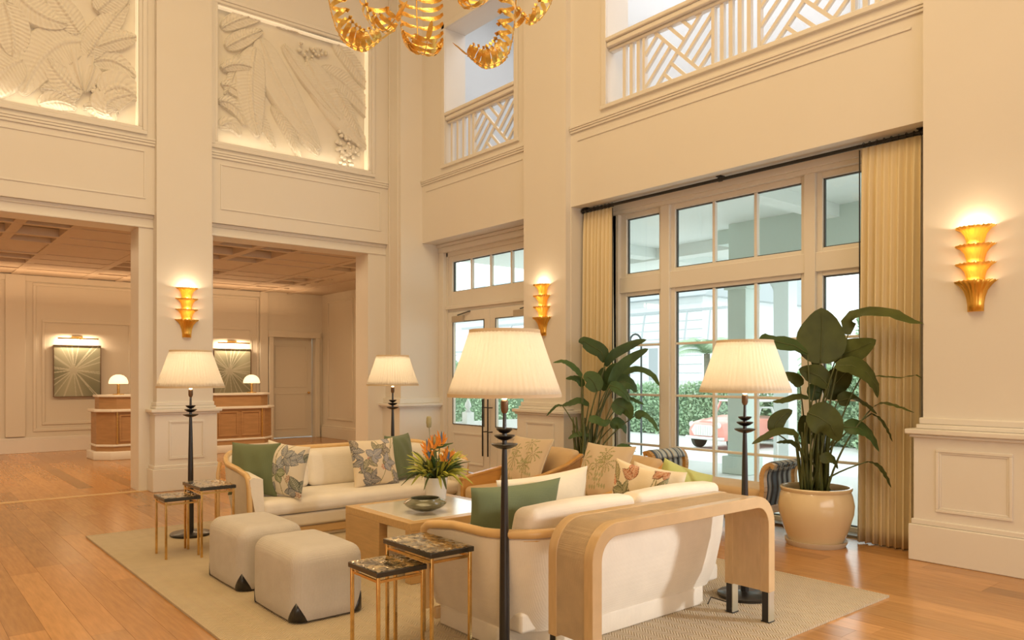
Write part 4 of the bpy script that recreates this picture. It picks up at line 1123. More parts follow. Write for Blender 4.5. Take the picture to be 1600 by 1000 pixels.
# ================================================================ POTTED PLANTS
def blade(path, wd, face, curlv=.25, n=14, m=7, fold=0.0, blunt=False):
    """leaf surface along path; face = direction the top surface looks to"""
    P = [Vector(p) for p in path]; L = len(P)-1
    def pos(s):
        # Catmull-Rom through P
        f = s*L; i = min(int(f), L-1); t = f-i
        p0 = P[max(i-1, 0)]; p1 = P[i]; p2 = P[i+1]; p3 = P[min(i+2, L)]
        return .5*((2*p1)+(p2-p0)*t+(2*p0-5*p1+4*p2-p3)*t*t+(3*p1-p0-3*p2+p3)*t**3)
    face = Vector(face).normalized()
    def fn(u, v):
        s = v; tt = u*2-1; c = pos(s); d = (pos(min(1, s+.02))-pos(max(0, s-.02))).normalized()
        x = d.cross(face)
        if x.length < .1: x = d.cross(Vector((.3, .8, .5)))
        x.normalize(); nn = x.cross(d).normalized()
        w = wd/2*(sin(pi*min(1, (s*.97+.03)**.72))**.62 if s < 1 else .0)
        if blunt: w = wd/2*(1-abs(2*s-1)**5)**.5*(.55+.45*min(1, s*3))
        elif wd > .14: w = wd/2*(sin(pi*min(1, (s*.97+.03)**.80))**.8 if s < 1 else 0)
        w = max(w, .002)
        q = c+x*(tt*w*cos(fold*abs(tt)))+nn*(w*(sin(fold)*abs(tt)+curlv*tt*tt*sin(7*s)*.5)+.004*sin(34*s)*abs(tt))
        return q
    return B().grid(fn, m, n)
def clampx(P, wd, p, px):
    m = (6.22 if P.y < 5 else (6.46 if P.y < 5.85 else 6.26))-min(.06, wd*.002)
    if P.x > m: return onx(p[0], p[1], m)
    return P
VF = Vector((-FW[0], -FW[1], 0))     # horizontally back towards the hall
def plant(label, base, leaves, pot_dims, stalks, depth, lm):
    t = thing('potted_plant', label, 'plant', base)
    r, h = pot_dims; bx, by = base[0], base[1]
    prof = [(0, .03), (r*.74, .03), (r*.77, .05), (r*.90, h*.28), (r*1.03, h*.55), (r*1.05, h*.70), (r*1.0, h*.86), (r*.955, h*.93), (r*.99, h*.95), (r*1.0, h*.985), (r*.98, h), (r*.92, h), (r*.90, h*.95), (r*.93, h*.85), (0, h*.85)]
    pt = mk('pot', B().lathe(prof, (bx, by, 0), 48), POTM, parent=t, smooth='auto')
    mk('saucer', B().lathe([(0, .0), (r*.80, .0), (r*.86, .03), (r*.87, .045), (r*.83, .045), (r*.76, .03), (0, .03)], (bx, by, 0), 48), POTS, parent=pt, smooth='auto')
    mk('soil', B().lathe([(0, h*.90), (r*.5, h*.895), (r*.93, h*.88)], (bx, by, 0), 24), SOIL, parent=t, smooth=True)
    rr = random.Random(int(bx*100))
    for lf in leaves:
        px, wd, dd, face = lf[0], lf[1], lf[2], lf[3]
        pts = [clampx(at(p[0], p[1], depth+dd+(p[2] if len(p) > 2 else 0)), wd, p, px) for p in px]
        fc = {'c': VF*1.0+Vector((0, 0, .25)), 'u': Vector((0, 0, 1))+VF*.35, 'd': Vector((0, 0, 1))+VF*.9, 's': Vector((0, 0, .5))+VF+Vector((RT[0], RT[1], 0))*.8, 'l': Vector((0, 0, .5))+VF-Vector((RT[0], RT[1], 0))*.8}[face]
        w = wd*depth/FX
        g = mk('leaf', blade(pts, w, fc, curlv=lf[4] if len(lf) > 4 else .2), lm if rr.random() < .75 else LEAFM, parent=t, smooth=True)
        md = None
        if wd > 20:
            mid = []
            for i in range(len(pts)-1):
                for k in range(3): mid.append(pts[i].lerp(pts[i+1], k/3)+fc.normalized()*.004)
            if wd > 20 and face in 'csl': mk('midrib', B().tube(mid, [.004*(1-.7*i/len(mid)) for i in range(len(mid))], 5), STALK, parent=g, smooth=True)
        a = rr.uniform(0, 2*pi); q = rr.uniform(.15, .5)*r
        st = Vector((bx+q*cos(a), by+q*sin(a), h*.87)); en = pts[0]; mid = Vector((st.x*.75+en.x*.25, st.y*.75+en.y*.25, st.z*.42+en.z*.58))
        if en.z < h+.15: mid.z = max(mid.z, h+.06, en.z+.05)
        mk('stalk', B().tube(bez(st, mid, en, 8), [.011-.0055*i/8 for i in range(9)], 6), STALK, parent=g, smooth=True)
    for k in range(stalks):
        a = rr.uniform(0, 2*pi); q = rr.uniform(.0, .48)*r; a2 = a+rr.uniform(-.4, .4)
        st = Vector((bx+q*cos(a), by+q*sin(a), h*.87)); hh = rr.uniform(.35, .75)*h+.22; en = Vector((bx+q*1.5*cos(a2), by+q*1.5*sin(a2), h+hh))
        mk('stalk', B().tube(bez(st, (st+en)/2+Vector((0, 0, .05)), en, 5), [.019, .018, .016, .014, .012, .009], 6), STALK if k % 3 else LEAFD, parent=t, smooth=True)
    return t
BR = [
 ([(1282,568),(1283,540),(1284,508),(1283,481)], 78, -.05, 'c', .12),
 ([(1325,523),(1328,498,.02),(1356,487,.05),(1395,488,.1),(1420,500,.12),(1443,506,.15)], 30, .0, 'd', .3),
 ([(1262,553),(1240,540),(1215,535),(1198,528),(1186,531)], 27, -.1, 's', .3),
 ([(1304,566),(1322,552),(1345,543),(1369,531)], 40, .1, 'c', .3),
 ([(1305,571,-.02),(1330,571,-.08),(1354,582,-.1),(1368,602,-.1),(1371,622,-.08)], 44, -.12, 's', .12),
 ([(1296,604),(1280,588),(1264,582),(1248,577)], 34, -.08, 'c', .3),
 ([(1250,604),(1245,594),(1236,588),(1222,584)], 20, .05, 'c', .3),
 ([(1345,590),(1375,588),(1405,590),(1430,586),(1440,591)], 9, .16, 'u', .2),
 ([(1309,627),(1330,622),(1352,630),(1370,648)], 26, .0, 's', .2),
 ([(1364,636),(1380,630),(1402,634),(1428,645)], 13, .08, 'u', .3),
 ([(1362,646),(1376,656),(1388,673),(1394,690)], 11, .05, 's', .3),
 ([(1262,645),(1280,652,-.03),(1298,664,-.05),(1310,690,-.05)], 50, -.18, 'l', .2),
 ([(1318,668),(1340,668,-.03),(1360,680,-.05),(1373,706,-.05)], 33, -.1, 's', .15),
 ([(1210,675),(1212,662),(1222,650),(1238,641)], 26, -.02, 'c', .2),
 ([(1246,685,0),(1238,676),(1215,674),(1192,684),(1175,694)], 15, -.15, 'd', .3),
 ([(1256,709),(1240,692),(1225,690),(1213,692)], 9, -.1, 'd', .3),
 ([(1264,622),(1245,620),(1222,626),(1207,628)], 13, .0, 'd', .3),
 ([(1262,650),(1258,664),(1260,680),(1266,694)], 24, .08, 'c', .2),
 ([(1282,719),(1294,715),(1304,720),(1309,733)], 18, -.2, 's', .2),
 ([(1357,721,0),(1372,728,-.02),(1384,742,-.04),(1392,762,-.05)], 15, -.05, 's', .25),
 ([(1298,625),(1305,600),(1318,585),(1330,575)], 40, .16, 'c', .25),
 ([(1275,625),(1272,612),(1278,604),(1286,600)], 24, .1, 'c', .2),
 ([(1290,590),(1284,578),(1272,566),(1268,560)], 12, .12, 'c', .2),
]
plant('huge strelitzia in a glazed cream pot with saucer, at the near curtain', (6.02, 3.28, 0), BR, (.285, .482), 20, 6.33, LEAFD)
BL = [
 ([(945,566),(940,550),(925,541),(912,533),(904,535)], 24, 0, 'c', .25),
 ([(946,572),(956,556),(974,545),(995,535),(1010,531)], 15, -.05, 's', .3),
 ([(952,606),(960,585),(976,568),(996,554),(1013,545)], 18, -.1, 's', .3),
 ([(970,592),(982,580),(1002,577),(1020,586),(1030,603)], 15, .05, 'd', .3),
 ([(909,588),(900,578),(889,568),(878,564),(864,567)], 12, 0, 'd', .3),
 ([(911,604),(905,594),(896,590),(884,592)], 15, .05, 'd', .3),
 ([(933,612),(928,598),(920,590),(911,590)], 30, -.08, 'c', .2),
 ([(952,600),(960,584),(972,578),(985,577)], 30, .1, 'c', .2),
 ([(958,600),(974,596),(988,602),(994,614)], 27, -.05, 's', .2),
 ([(952,602),(964,606),(977,616),(984,629)], 24, -.15, 's', .15),
 ([(978,622),(988,624),(998,628),(1006,632)], 9, 0, 'd', .3),
 ([(958,628),(968,634),(980,640),(986,656)], 28, -.12, 'l', .2),
 ([(992,650),(1004,648),(1018,656),(1029,675)], 16, -.05, 's', .2),
 ([(920,633),(905,626),(890,630),(878,634)], 14, 0, 'd', .3),
 ([(879,634),(870,634),(860,643),(854,650)], 5, 0, 'd', .2),
 ([(920,681),(908,678),(897,680),(888,686)], 11, -.05, 'd', .3),
 ([(920,655),(932,656),(944,661),(954,656)], 15, -.1, 's', .2),
 ([(955,668),(964,661),(974,665),(978,678)], 20, -.05, 's', .2),
 ([(961,705),(970,697),(982,697),(993,706)], 9, -.05, 'd', .3),
 ([(947,610),(943,598),(940,586),(944,574)], 18, .12, 'c', .2),
]
plant('slender strelitzia behind the armchairs, at the far curtain', (5.96, 5.93, 0), BL, (.25, .42), 16, 8.37, LEAFM)

# ================================================================ TABLE DECOR
t = thing('bowl', 'low bronze-green glazed bowl on the marble table top', 'bowl', (3.03, 4.63, .4375))
bz = .4375
mk('body', B().lathe([(0, 0), (.07, 0), (.085, .006), (.125, .022), (.152, .042), (.155, .052), (.145, .066), (.128, .074), (.112, .080), (.106, .088), (.101, .088), (.103, .078), (.12, .066), (.135, .048), (.10, .02), (0, .012)], (3.03, 4.63, bz), 44), BOWLM, parent=t, smooth='auto')
# vase of flowers
vx, vy = 3.36, 4.98
t = thing('flower_vase', 'white ceramic vase of orange bird-of-paradise flowers on the coffee table', 'vase', (vx, vy, bz))
mk('vase_body', B().lathe([(0, 0), (.072, 0), (.078, .01), (.088, .10), (.094, .17), (.096, .175), (.091, .175), (.084, .10), (0, .02)], (vx, vy, bz), 36), VASE, parent=t, smooth='auto')
rr = random.Random(4)
top = Vector((vx, vy, bz+.15))
for k in range(120):                                   # spiky variegated leaves
    a = rr.uniform(0, 2*pi); el = rr.uniform(-.25, 1.0); L = rr.uniform(.15, .26)
    d = Vector((cos(a)*cos(el), sin(a)*cos(el), sin(el))); s0 = top+Vector((cos(a)*.05, sin(a)*.05, .02)); e = s0+d*L+Vector((0, 0, .02 if el > 0 else -.02)); m_ = s0+d*L*.55+Vector((0, 0, .05))
    mk('leaf', blade([s0, m_, e], rr.uniform(.016, .030), Vector((0, 0, 1))+VF*.6, n=7, m=3), rr.choice([YLEAF, YLEAF, YLEAF, LEAFM, LEAFD]), parent=t, smooth=True)
for k in range(5):                                      # broad dark leaves in the middle
    a = rr.uniform(0, 2*pi); s0 = top+VF*.03; e = s0+Vector((cos(a)*.10, sin(a)*.10, rr.uniform(.08, .16)))+VF*.06
    mk('leaf', blade([s0, (s0+e)/2+Vector((0, 0, .04)), e], .07, VF+Vector((0, 0, .3)), n=9, m=5), LEAFD, parent=t, smooth=True)
R3 = Vector((RT[0], RT[1], 0))
for (dx, dz, lean) in ((-.085, .30, -.2), (-.02, .34, .1), (.035, .36, .3), (.10, .24, .5), (.075, .20, .3), (-.06, .24, -.3)):
    c = top+R3*dx*.8+Vector((0, 0, dz-.10)); fl = mk('flower_stem', B().tube([top, (top+c)/2+R3*dx*.2, c], .005, 6), STALK, parent=t, smooth=True)
    mk('spathe', blade([c+R3*(-.03), c+R3*.03+Vector((0, 0, .012)), c+R3*(.10+.03*lean)+Vector((0, 0, .03))], .022, VF+Vector((0, 0, .4)), n=8, m=3, fold=.6), LEAFM, parent=fl, smooth=True)
    for q in range(7):
        ang = lean*.5+(-.5+q*.17); e = c+R3*(sin(ang)*.10)+Vector((0, 0, cos(ang)*rr.uniform(.09, .13)))+VF*rr.uniform(-.03, .03)
        mk('petal', blade([c, (c+e)/2+R3*.006, e], .020, VF, n=6, m=3), ORANGE if q != 3 else BLUEP, parent=fl, smooth=True)
for (dx, hz, r) in ((-.055, .50, .022), (-.01, .36, .015)):  # dried seed heads
    e = top+R3*dx+Vector((0, 0, hz-.05)); st = mk('dried_stem', B().tube([top, (top+e)/2+R3*dx*.3, e], .002, 5), STALK, parent=t, smooth=True)
    mk('seed_head', B().lathe([(0, -r*2), (r*.8, -r*1.6), (r, 0), (r*.9, r*1.5), (r*.75, r*2.2), (0, r*2)], tuple(e), 12), SEED, parent=st, smooth=True)

# ================================================================ CHANDELIER
ch = thing('chandelier', 'golden palm-frond chandelier hanging over the seating group', 'chandelier', (3.25, 4.76, 5.1))
CX, CY = 3.25, 4.76
mk('stem', B().tube([(CX, CY, 4.55), (CX, CY, 9.0)], .02, 10), BRASS, parent=ch, smooth='auto')
mk('hub', B().lathe([(0, 4.45), (.05, 4.47), (.09, 4.56), (.10, 4.72), (.06, 4.86), (0, 4.9)], (CX, CY, 0), 24), BRASS, parent=ch, smooth=True)
GOLD2 = mat('frond_gold', (.90, .60, .17), .3, metal=1, noise=.12, nscale=30, bump=.3, bscale=90)
def frond(az, Rr, ztop, zend, curl, n, wl):
    d = Vector((cos(az), sin(az), 0)); sdir = Vector((-sin(az), cos(az), 0)); C = Vector((CX, CY, 0))
    ctrl = [C+d*.08+Vector((0, 0, ztop-.05)), C+d*Rr*.6+Vector((0, 0, ztop+.12)), C+d*Rr+Vector((0, 0, ztop-.12)), C+d*(Rr*1.03)+Vector((0, 0, (ztop+zend)/2)), C+d*(Rr*.93)+Vector((0, 0, zend+.10)), C+d*(Rr*.93-curl*.55)+Vector((0, 0, zend)), C+d*(Rr*.93-curl)+Vector((0, 0, zend+.08))]
    L = len(ctrl)-1
    def pos(s):
        f = s*L; i = min(int(f), L-1); t = f-i; P = ctrl
        p0 = P[max(i-1, 0)]; p1 = P[i]; p2 = P[i+1]; p3 = P[min(i+2, L)]
        return .5*((2*p1)+(p2-p0)*t+(2*p0-5*p1+4*p2-p3)*t*t+(3*p1-p0-3*p2+p3)*t**3)
    sp = mk('frond', B().tube([pos(i/30) for i in range(31)], [.008-.004*i/30 for i in range(31)], 6), BRASS, parent=ch, smooth=True)
    for k in range(n):
        s = .16+.83*k/(n-1); p = pos(s); tg = (pos(min(1, s+.02))-pos(s-.02)).normalized(); nn = tg.cross(sdir).normalized()
        inn = nn if nn.dot(C+Vector((0, 0, p.z))-p) > 0 else -nn
        if p.z > ztop-.1: inn = Vector((0, 0, -1))
        K = C+d*(Rr*.35)+Vector((0, 0, (ztop+zend)/2+.05)); kk = K-p; kk = kk-tg*kk.dot(tg); kk = kk-sdir*kk.dot(sdir)*.999
        if s > .3 and kk.length > .02: inn = kk.normalized()
        w = wl*(sin(pi*min(.98, .2+.72*s))**.5)
        for sg in (-1, 1):
            q = [p, p+sdir*sg*w*.52+inn*w*.03, p+sdir*sg*w*.95+inn*w*.30, p+sdir*sg*w*1.0+inn*w*.80]
            mk('leaflet', blade(q, .038, inn*-1, curlv=.3, n=10, m=4, blunt=True), GOLD2, parent=sp, smooth=True)
    p = pos(1); tg = (pos(1)-pos(.96)).normalized()
    mk('leaflet', blade([p, p+tg*.08, p+tg*.15], .045, Vector((0, 0, -1)), n=6, m=3), GOLD2, parent=sp, smooth=True)
va = atan2(FW[1], FW[0])
frond(va+R_(98), .80, 4.62, 3.83, .30, 19, .17)      # left of hub as seen from the hall
frond(va+R_(60), .72, 4.85, 4.12, .25, 13, .15)
frond(va+R_(25), .55, 4.72, 3.97, .22, 18, .175)
frond(va-R_(30), .62, 4.85, 4.36, .25, 13, .15)
frond(va-R_(88), .55, 4.60, 3.74, .30, 20, .17)
frond(va-R_(75), .90, 4.85, 4.15, .22, 13, .14)
frond(va+R_(165), .75, 4.95, 4.45, .25, 12, .15)
frond(va-R_(150), .75, 4.95, 4.45, .25, 12, .15)
point('chandelier_light', (CX, CY, 4.98), 16, (1, .66, .33), .12)

# ================================================================ LOBBY FURNITURE
def desk(x0, x1, label):
    y0, y1 = 14.05, 14.75
    t = thing('reception_desk', label, 'desk', ((x0+x1)/2, 14.4, 0), 'reception desks')
    def oct_(i, e=.22): return [(x0+i+e, y0+i), (x1-i-e, y0+i), (x1-i, y0+i+e), (x1-i, y1-i), (x0+i, y1-i), (x0+i, y0+i+e)]
    mk('plinth', B().prism(oct_(-.03), 0, .14, 'z'), TRIM, parent=t, bevel=.01)
    mk('body', B().prism(oct_(.03), .14, .80, 'z'), DESKW, parent=t)
    mk('mid_ledge', B().prism(oct_(-.015), .80, .845, 'z'), TRIM, parent=t, bevel=.008)
    mk('upper_body', B().prism(oct_(.08), .845, 1.05, 'z'), DESKW, parent=t)
    mk('counter_top', B().prism(oct_(.05), 1.05, 1.085, 'z'), TRIM, parent=t, bevel=.006)
    n = 2
    w = (x1-x0-.6)/n
    for k in range(n):
        a = x0+.3+k*w; b = B(); frame_boxes(b, 'y', y0+.03, -.015, a+.03, a+w-.03, .30, .76, .03); mk('panel_moulding', b, DESKW, parent=t, bevel=.003)
    mk('lower_ledge', B().prism(oct_(.015), .22, .255, 'z'), TRIM, parent=t, bevel=.005)
    for q in (x0+.30, x1-.30): mk('brass_inlay', box(q-.012, q+.012, y0+.012, y0+.035, .26, .80), BRASS, parent=t)
    return t
desk(2.78, 4.30, 'chamfered oak reception desk seen through the left opening')
desk(4.42, 5.86, 'oak reception desk seen through the right opening, beyond the far sofa')
def desk_lamp(x, y, label):
    t = thing('table_lamp', label, 'lamp', (x, y, 1.087), 'dome lamps on the reception desks')
    mk('foot', B().lathe([(0, 0), (.09, 0), (.09, .012), (.02, .02), (0, .02)], (x, y, 1.087), 24), BRASS, parent=t, smooth='auto')
    mk('stem', B().lathe([(.022, .02), (.022, .2), (0, .2)], (x, y, 1.087), 16), BRASS, parent=t, smooth='auto')
    mk('dome_shade', B().lathe([(.145, .185), (.150, .20), (.143, .24), (.122, .285), (.085, .32), (.04, .338), (0, .342)], (x, y, 1.087), 32), DOME, parent=t, smooth=True, solid=.006)
    mk('dome_knob', B().lathe([(0, .35), (.012, .35), (.014, .342), (0, .338)], (x, y, 1.087), 12), BRASS, parent=t, smooth=True)
    point('dome_light', (x, y, 1.24), 1.2, (1, .68, .38), .03)
desk_lamp(3.16, 14.36, 'small dome lamp on the reception desk in the left opening')
desk_lamp(5.47, 14.36, 'small dome lamp on the reception desk in the right opening')
def art(x0, x1, z0, z1, label, seed):
    y = 16.36; t = thing('framed_art', label, 'picture', ((x0+x1)/2, y, z0), 'fan palm pictures in the lobby')
    mk('frame', frame_boxes(B(), 'y', y-.0, -.05, x0-.008, x1+.008, z0-.008, z1+.008, .012), BRONZE, parent=t)
    rr = random.Random(seed); c = (x0+(x1-x0)*.42, z0+(z1-z0)*.52); cols = []; rays = [(2*pi*q/24+rr.uniform(-.12, .12), rr.uniform(.6, 3)) for q in range(24)]
    n = 120; b = B(); base = (.22, .22, .15)
    for j in range(n):
        for i in range(n):
            x = x0+(x1-x0)*i/(n-1); z = z0+(z1-z0)*j/(n-1); dx, dz = x-c[0], z-c[1]; r = hypot(dx, dz); a = atan2(dz, dx)
            k = max((cos(a-q_)-1)*w_ for q_, w_ in rays)
            f = .16+.10*sin(3*a+1)+.05*sin(x*9+seed)
            col = (.20+f*.7, .21+f*.65, .14+f*.5)
            if r*r*k > -.00006 and r < .62: col = (.50, .49, .38)
            if r < .07+.02*sin(a*5): col = (.46, .44, .34)
            cols.append(col); b.v.append((x, y-.03, z))
    b.f = [(j*n+i, j*n+i+1, (j+1)*n+i+1, (j+1)*n+i) for j in range(n-1) for i in range(n-1)]
    mk('picture', b, PRINTF, parent=t, paint=cols)
    mk('backing', box(x0, x1, y-.02, y+.035, z0, z1), BRONZE, parent=t)
    xm = (x0+x1)/2; l = thing('picture_light', 'slim brass picture light over the '+label, 'picture light', (xm, y, z1+.14), 'picture lights in the lobby')
    b = B(); b.tube([(xm-.34, y-.12, z1+.13), (xm+.34, y-.12, z1+.13)], .012, 8); mk('light_bar', b, BRASS, parent=l, smooth='auto')
    b = B(); b.box(xm-.09, xm+.09, y-.01, y+.035, z1+.12, z1+.18); b.tube([(xm, y, z1+.15), (xm, y-.12, z1+.14)], .01, 6); mk('bracket', b, BRASS, parent=l)
    o = area('picture_light_beam', (xm, y-.11, z1+.115), (R_(38), 0, 0), .6, .02, 9, (1, .72, .45))
    return t
art(2.50, 3.28, 1.02, 1.98, 'pale fan palm picture in the left opening', 1)
art(5.42, 6.20, 1.02, 1.98, 'pale fan palm picture in the right opening', 4)

# ================================================================ OUTSIDE
struct('driveway', box(6.74, 70, -30, 60, -.62, -.55), ROAD)
b = B(); b.box(6.70, 10.6, -6, 14, -.56, -.02); struct('porch_floor', b, PORCH)
b = B(); b.box(6.74, 13.6, 6.9, 12.0, 3.62, 3.8); b.box(6.7, 10.4, -6, 6.9, 3.62, 3.8)
b.box(6.74, 13.6, 8.6, 8.9, 3.45, 3.65); b.box(10.4, 10.7, 6.95, 12.0, 3.42, 3.655)
for yy in (-1, 1, 3, 5): b.box(6.74, 9.6, yy-.12, yy+.12, 3.46, 3.65)
PC = struct('porch_roof', b, PORCHC)
b = B(); b.box(9.55, 9.85, -6, 6.55, 2.75, 3.7); b.box(13.4, 13.6, 6.96, 12.0, 3.35, 3.9); b.box(9.85, 13.6, 6.75, 6.95, 3.40, 3.9)
mk('porch_beam', b, COLM, parent=PC)
def column(x, y, w, zb, zt, m, label, grp, br=None):
    t = thing('column', label, 'column', (x, y, zb), grp)
    mk('shaft', box(x-w/2, x+w/2, y-w/2, y+w/2, zb+.25, zt), m, parent=t, bevel=.01)
    mk('column_base', box(x-w/2-.06, x+w/2+.06, y-w/2-.06, y+w/2+.06, zb, zb+.26), m, parent=t, bevel=.015)
    mk('capital', box(x-w/2-.04, x+w/2+.04, y-w/2-.04, y+w/2+.04, zt-.12, zt), m, parent=t, bevel=.01)
    if br:
        b = B(); n = 10; o = []
        for k in range(n+1):
            a = pi/2*k/n; o.append((y-w/2-br*(1-cos(a)) if False else y+br[1]*(w/2+br[0]*(1-sin(a))), zt-br[0]*(1-cos(a)) if False else zt-.12-br[0]*(1-(1-cos(a)))*1.0))
        poly = [(y+br[1]*w/2, zt)]+[(y+br[1]*(w/2+br[0]*(1-cos(pi/2*k/n))), zt-.05-br[0]*(1-sin(pi/2*k/n))) for k in range(n+1)]+[(y+br[1]*(w/2+br[0]), zt)]
        b.prism(poly, x-.06, x+.06, 'x'); mk('bracket', b, m, parent=t)
column(9.70, 6.42, .30, -.02, 2.78, COLM, 'sage-tinted square porch column behind the window lamp', 'porch columns')
column(12.6, 7.45, .30, -.55, 3.45, COLW, 'pale far porch column with a curved bracket, seen past the big plant', 'porch columns', (.7, 1))
column(9.70, 3.3, .30, -.02, 2.78, COLM, 'sage-tinted porch column behind the near curtain', 'porch columns')
# hedges
def hedge(x0, x1, y0, y1, z1, n, label, seed, m=HEDGE, z0=-.55):
    rr = random.Random(seed); b = B()
    for k in range(n):
        x = rr.uniform(x0, x1); y = rr.uniform(y0, y1); top_ = z1+.12*sin(3*y)+.1*sin(5*x+2*y); z = z0+(top_-z0)*(1-rr.random()**2 if rr.random() < .5 else rr.random())
        if rr.random() < .7: x = x0+abs(rr.gauss(0, .15))
        s = rr.uniform(.05, .10); a = rr.uniform(0, 6.28); e = rr.uniform(-.3, 1.3)
        d = Vector((cos(a)*cos(e), sin(a)*cos(e), sin(e)))*s*1.7; w = d.cross(Vector((rr.uniform(-1, 1), rr.uniform(-1, 1), rr.uniform(-1, 1)))).normalized()*s*.5
        p = Vector((x, y, z)); b.add([p, p+d*.5+w, p+d, p+d*.5-w], [(0, 1, 2, 3)])
    t = thing('hedge', label, 'hedge', ((x0+x1)/2, (y0+y1)/2, z0))
    mk('foliage', b, m, parent=t, kind='stuff', flip=False)
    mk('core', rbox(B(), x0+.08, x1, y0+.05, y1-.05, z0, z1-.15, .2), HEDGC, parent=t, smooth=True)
hedge(20.3, 21.4, 12.8, 20.5, .95, 12000, 'clipped green hedge behind the coral car, left part of the window', 1)
hedge(20.3, 21.4, 9.7, 12.5, 1.5, 6000, 'green hedge seen between the porch column and the big plant', 2)
hedge(19.4, 20.6, 6.6, 9.5, 3.0, 8000, 'tall shrubbery seen through the right sidelight', 4)
hedge(17.5, 18.7, 21.0, 27.5, 1.9, 8000, 'green shrubs seen through the entrance door glass', 5)
# palms
def palm(x, y, zt, label, seed, n=18, L=1.7, spread=1.0, tr=.13):
    rr = random.Random(seed); t = thing('palm_tree', label, 'tree', (x, y, -.55), 'palms beyond the driveway')
    mk('trunk', B().tube([(x, y, -.55), (x+.05, y, (zt-.55)/2), (x, y, zt)], [tr*1.3, tr, tr*.8], 10), TRUNK, parent=t, smooth=True)
    for k in range(n):
        a = 2*pi*k/n+rr.uniform(-.2, .2); el = rr.uniform(.5, 1.4); d = Vector((cos(a), sin(a), 0)); l = L*rr.uniform(.8, 1.1)
        P = [Vector((x, y, zt))+d*(l*s*cos(el*(1-.35*s)))*spread+Vector((0, 0, l*s*sin(el)-l*.75*s*s)) for s in [i/8 for i in range(9)]]
        b = B().tube(P, .014, 4)
        for i in range(1, 40):
            s = i/40*8; j = min(int(s), 7); p = P[j].lerp(P[j+1], s-j); tg = (P[j+1]-P[j]).normalized(); sd = tg.cross(Vector((0, 0, 1))).normalized()
            ll = l*.30*sin(pi*(.15+.8*i/40))
            for sg in (-1, 1):
                e = p+sd*sg*ll*.8+tg*ll*.5-Vector((0, 0, ll*.35)); b.add([p-tg*.012, p+tg*.025, e], [(0, 1, 2)])
        mk('frond', b, PALMM, parent=t, flip=False)
palm(22.5, 22.0, 2.4, 'palm tree seen in the left sidelight of the window', 2, 20, 2.0)
palm(22.6, 16.4, 2.2, 'palm crown seen left of the porch column', 3, 18, 1.8)
palm(24.0, 12.6, 2.0, 'small feathery palm seen right of the porch column', 4, 16, 1.5, tr=.08)
# white building with pergola
bd = thing('white_building', 'hazy white clapboard building across the driveway', 'building', (34, 34, -.55))
b = B(); b.box(30, 40, 22, 46, -.55, 5.2); mk('wall', b, BWHITE, parent=bd)
mk('roof', B().prism([(29.4, 5.2), (35, 8.2), (40.6, 5.2)], 21.5, 46.5, 'y'), BROOF, parent=bd)
for k in range(12): mk('siding_board', box(29.94, 30.0, 22, 46, -.1+k*.42, .27+k*.42), BWHITE, parent=bd)
for k, yy in enumerate((24, 27, 30, 33, 36, 39, 42)):
    w_ = mk('window', frame_boxes(B(), 'x', 29.94, -.06, yy, yy+1.3, .9, 2.9, .1), BWHITE, parent=bd)
    mk('window_glass', box(29.9, 29.93, yy+.1, yy+1.2, 1.0, 2.8), BROOF, parent=w_)
pg = thing('pergola', 'white pergola with slanting dark struts in front of the building', 'pergola', (27, 28, -.55))
for k in range(15):
    yy = 20+k*1.25
    mk('strut', B().bar((27.6, yy, 2.9), (28.3, yy+.35, 4.4), .07, .07), BROOF, parent=pg)
for zz, xx in ((2.9, 27.6), (4.4, 28.3), (5.6, 28.6)): mk('beam', box(xx-.06, xx+.06, 19.5, 39, zz-.06, zz+.06), BROOF, parent=pg)
for k in range(8): mk('post', box(27.5, 27.65, 20+k*2.5, 20.15+k*2.5, -.55, 2.9), BWHITE, parent=pg)
fn_ = thing('picket_fence', 'low white picket fence behind the hedge', 'fence', (24, 16, -.55))
mk('fence_rail', box(24.0, 24.05, 8, 27, 1.0, 1.08), CARW, parent=fn_); mk('fence_rail', box(24.0, 24.05, 8, 27, .4, .48), CARW, parent=fn_)
for k in range(110): mk('picket', box(23.96, 24.0, 8+k*.172, 8.09+k*.172, -.55, 1.25+.12*(k % 11 == 0)), CARW, parent=fn_)
# street lamp
q = at(1002, 600, 17.0); t = thing('street_lamp', 'grey gooseneck street lamp seen through the left sidelight', 'street lamp', (q.x, q.y, -.55))
pts = [(q.x, q.y, -.55), (q.x, q.y, 1.0), (q.x, q.y, 2.15)]+[(q.x-RT[0]*(.13-.13*cos(a)), q.y-RT[1]*(.13-.13*cos(a)), 2.15+.19*sin(a)) for a in [pi*k/8 for k in range(1, 9)]]
mk('lamp_post', B().tube(pts, .022, 8), DGREY, parent=t, smooth='auto')
mk('lamp_head', B().lathe([(0, .10), (.03, .09), (.05, .03), (.13, -.02), (.12, -.03), (0, -.01)], pts[-1], 16), DGREY, parent=t, smooth='auto')
# white gate and finial fence by the door
t = thing('garden_fence', 'white garden wall with a finialed post seen through the door glass', 'fence', (12, 17.5, -.5))
q = at(724, 660, 16.0); mk('wall_panel', box(q.x-.9, q.x+1.6, q.y-.1, q.y, -.5, q.z+.02), CARW, parent=t)
p_ = mk('post', box(q.x-.09, q.x+.09, q.y-.25, q.y-.08, -.5, q.z+.22), CARW, parent=t)
o = mk('finial', B().lathe([(0, 0), (.08, 0), (.03, .06), (.07, .12), (.06, .18), (0, .30)], (q.x, q.y-.165, q.z+.22), 12), CARW, parent=p_, smooth=True)
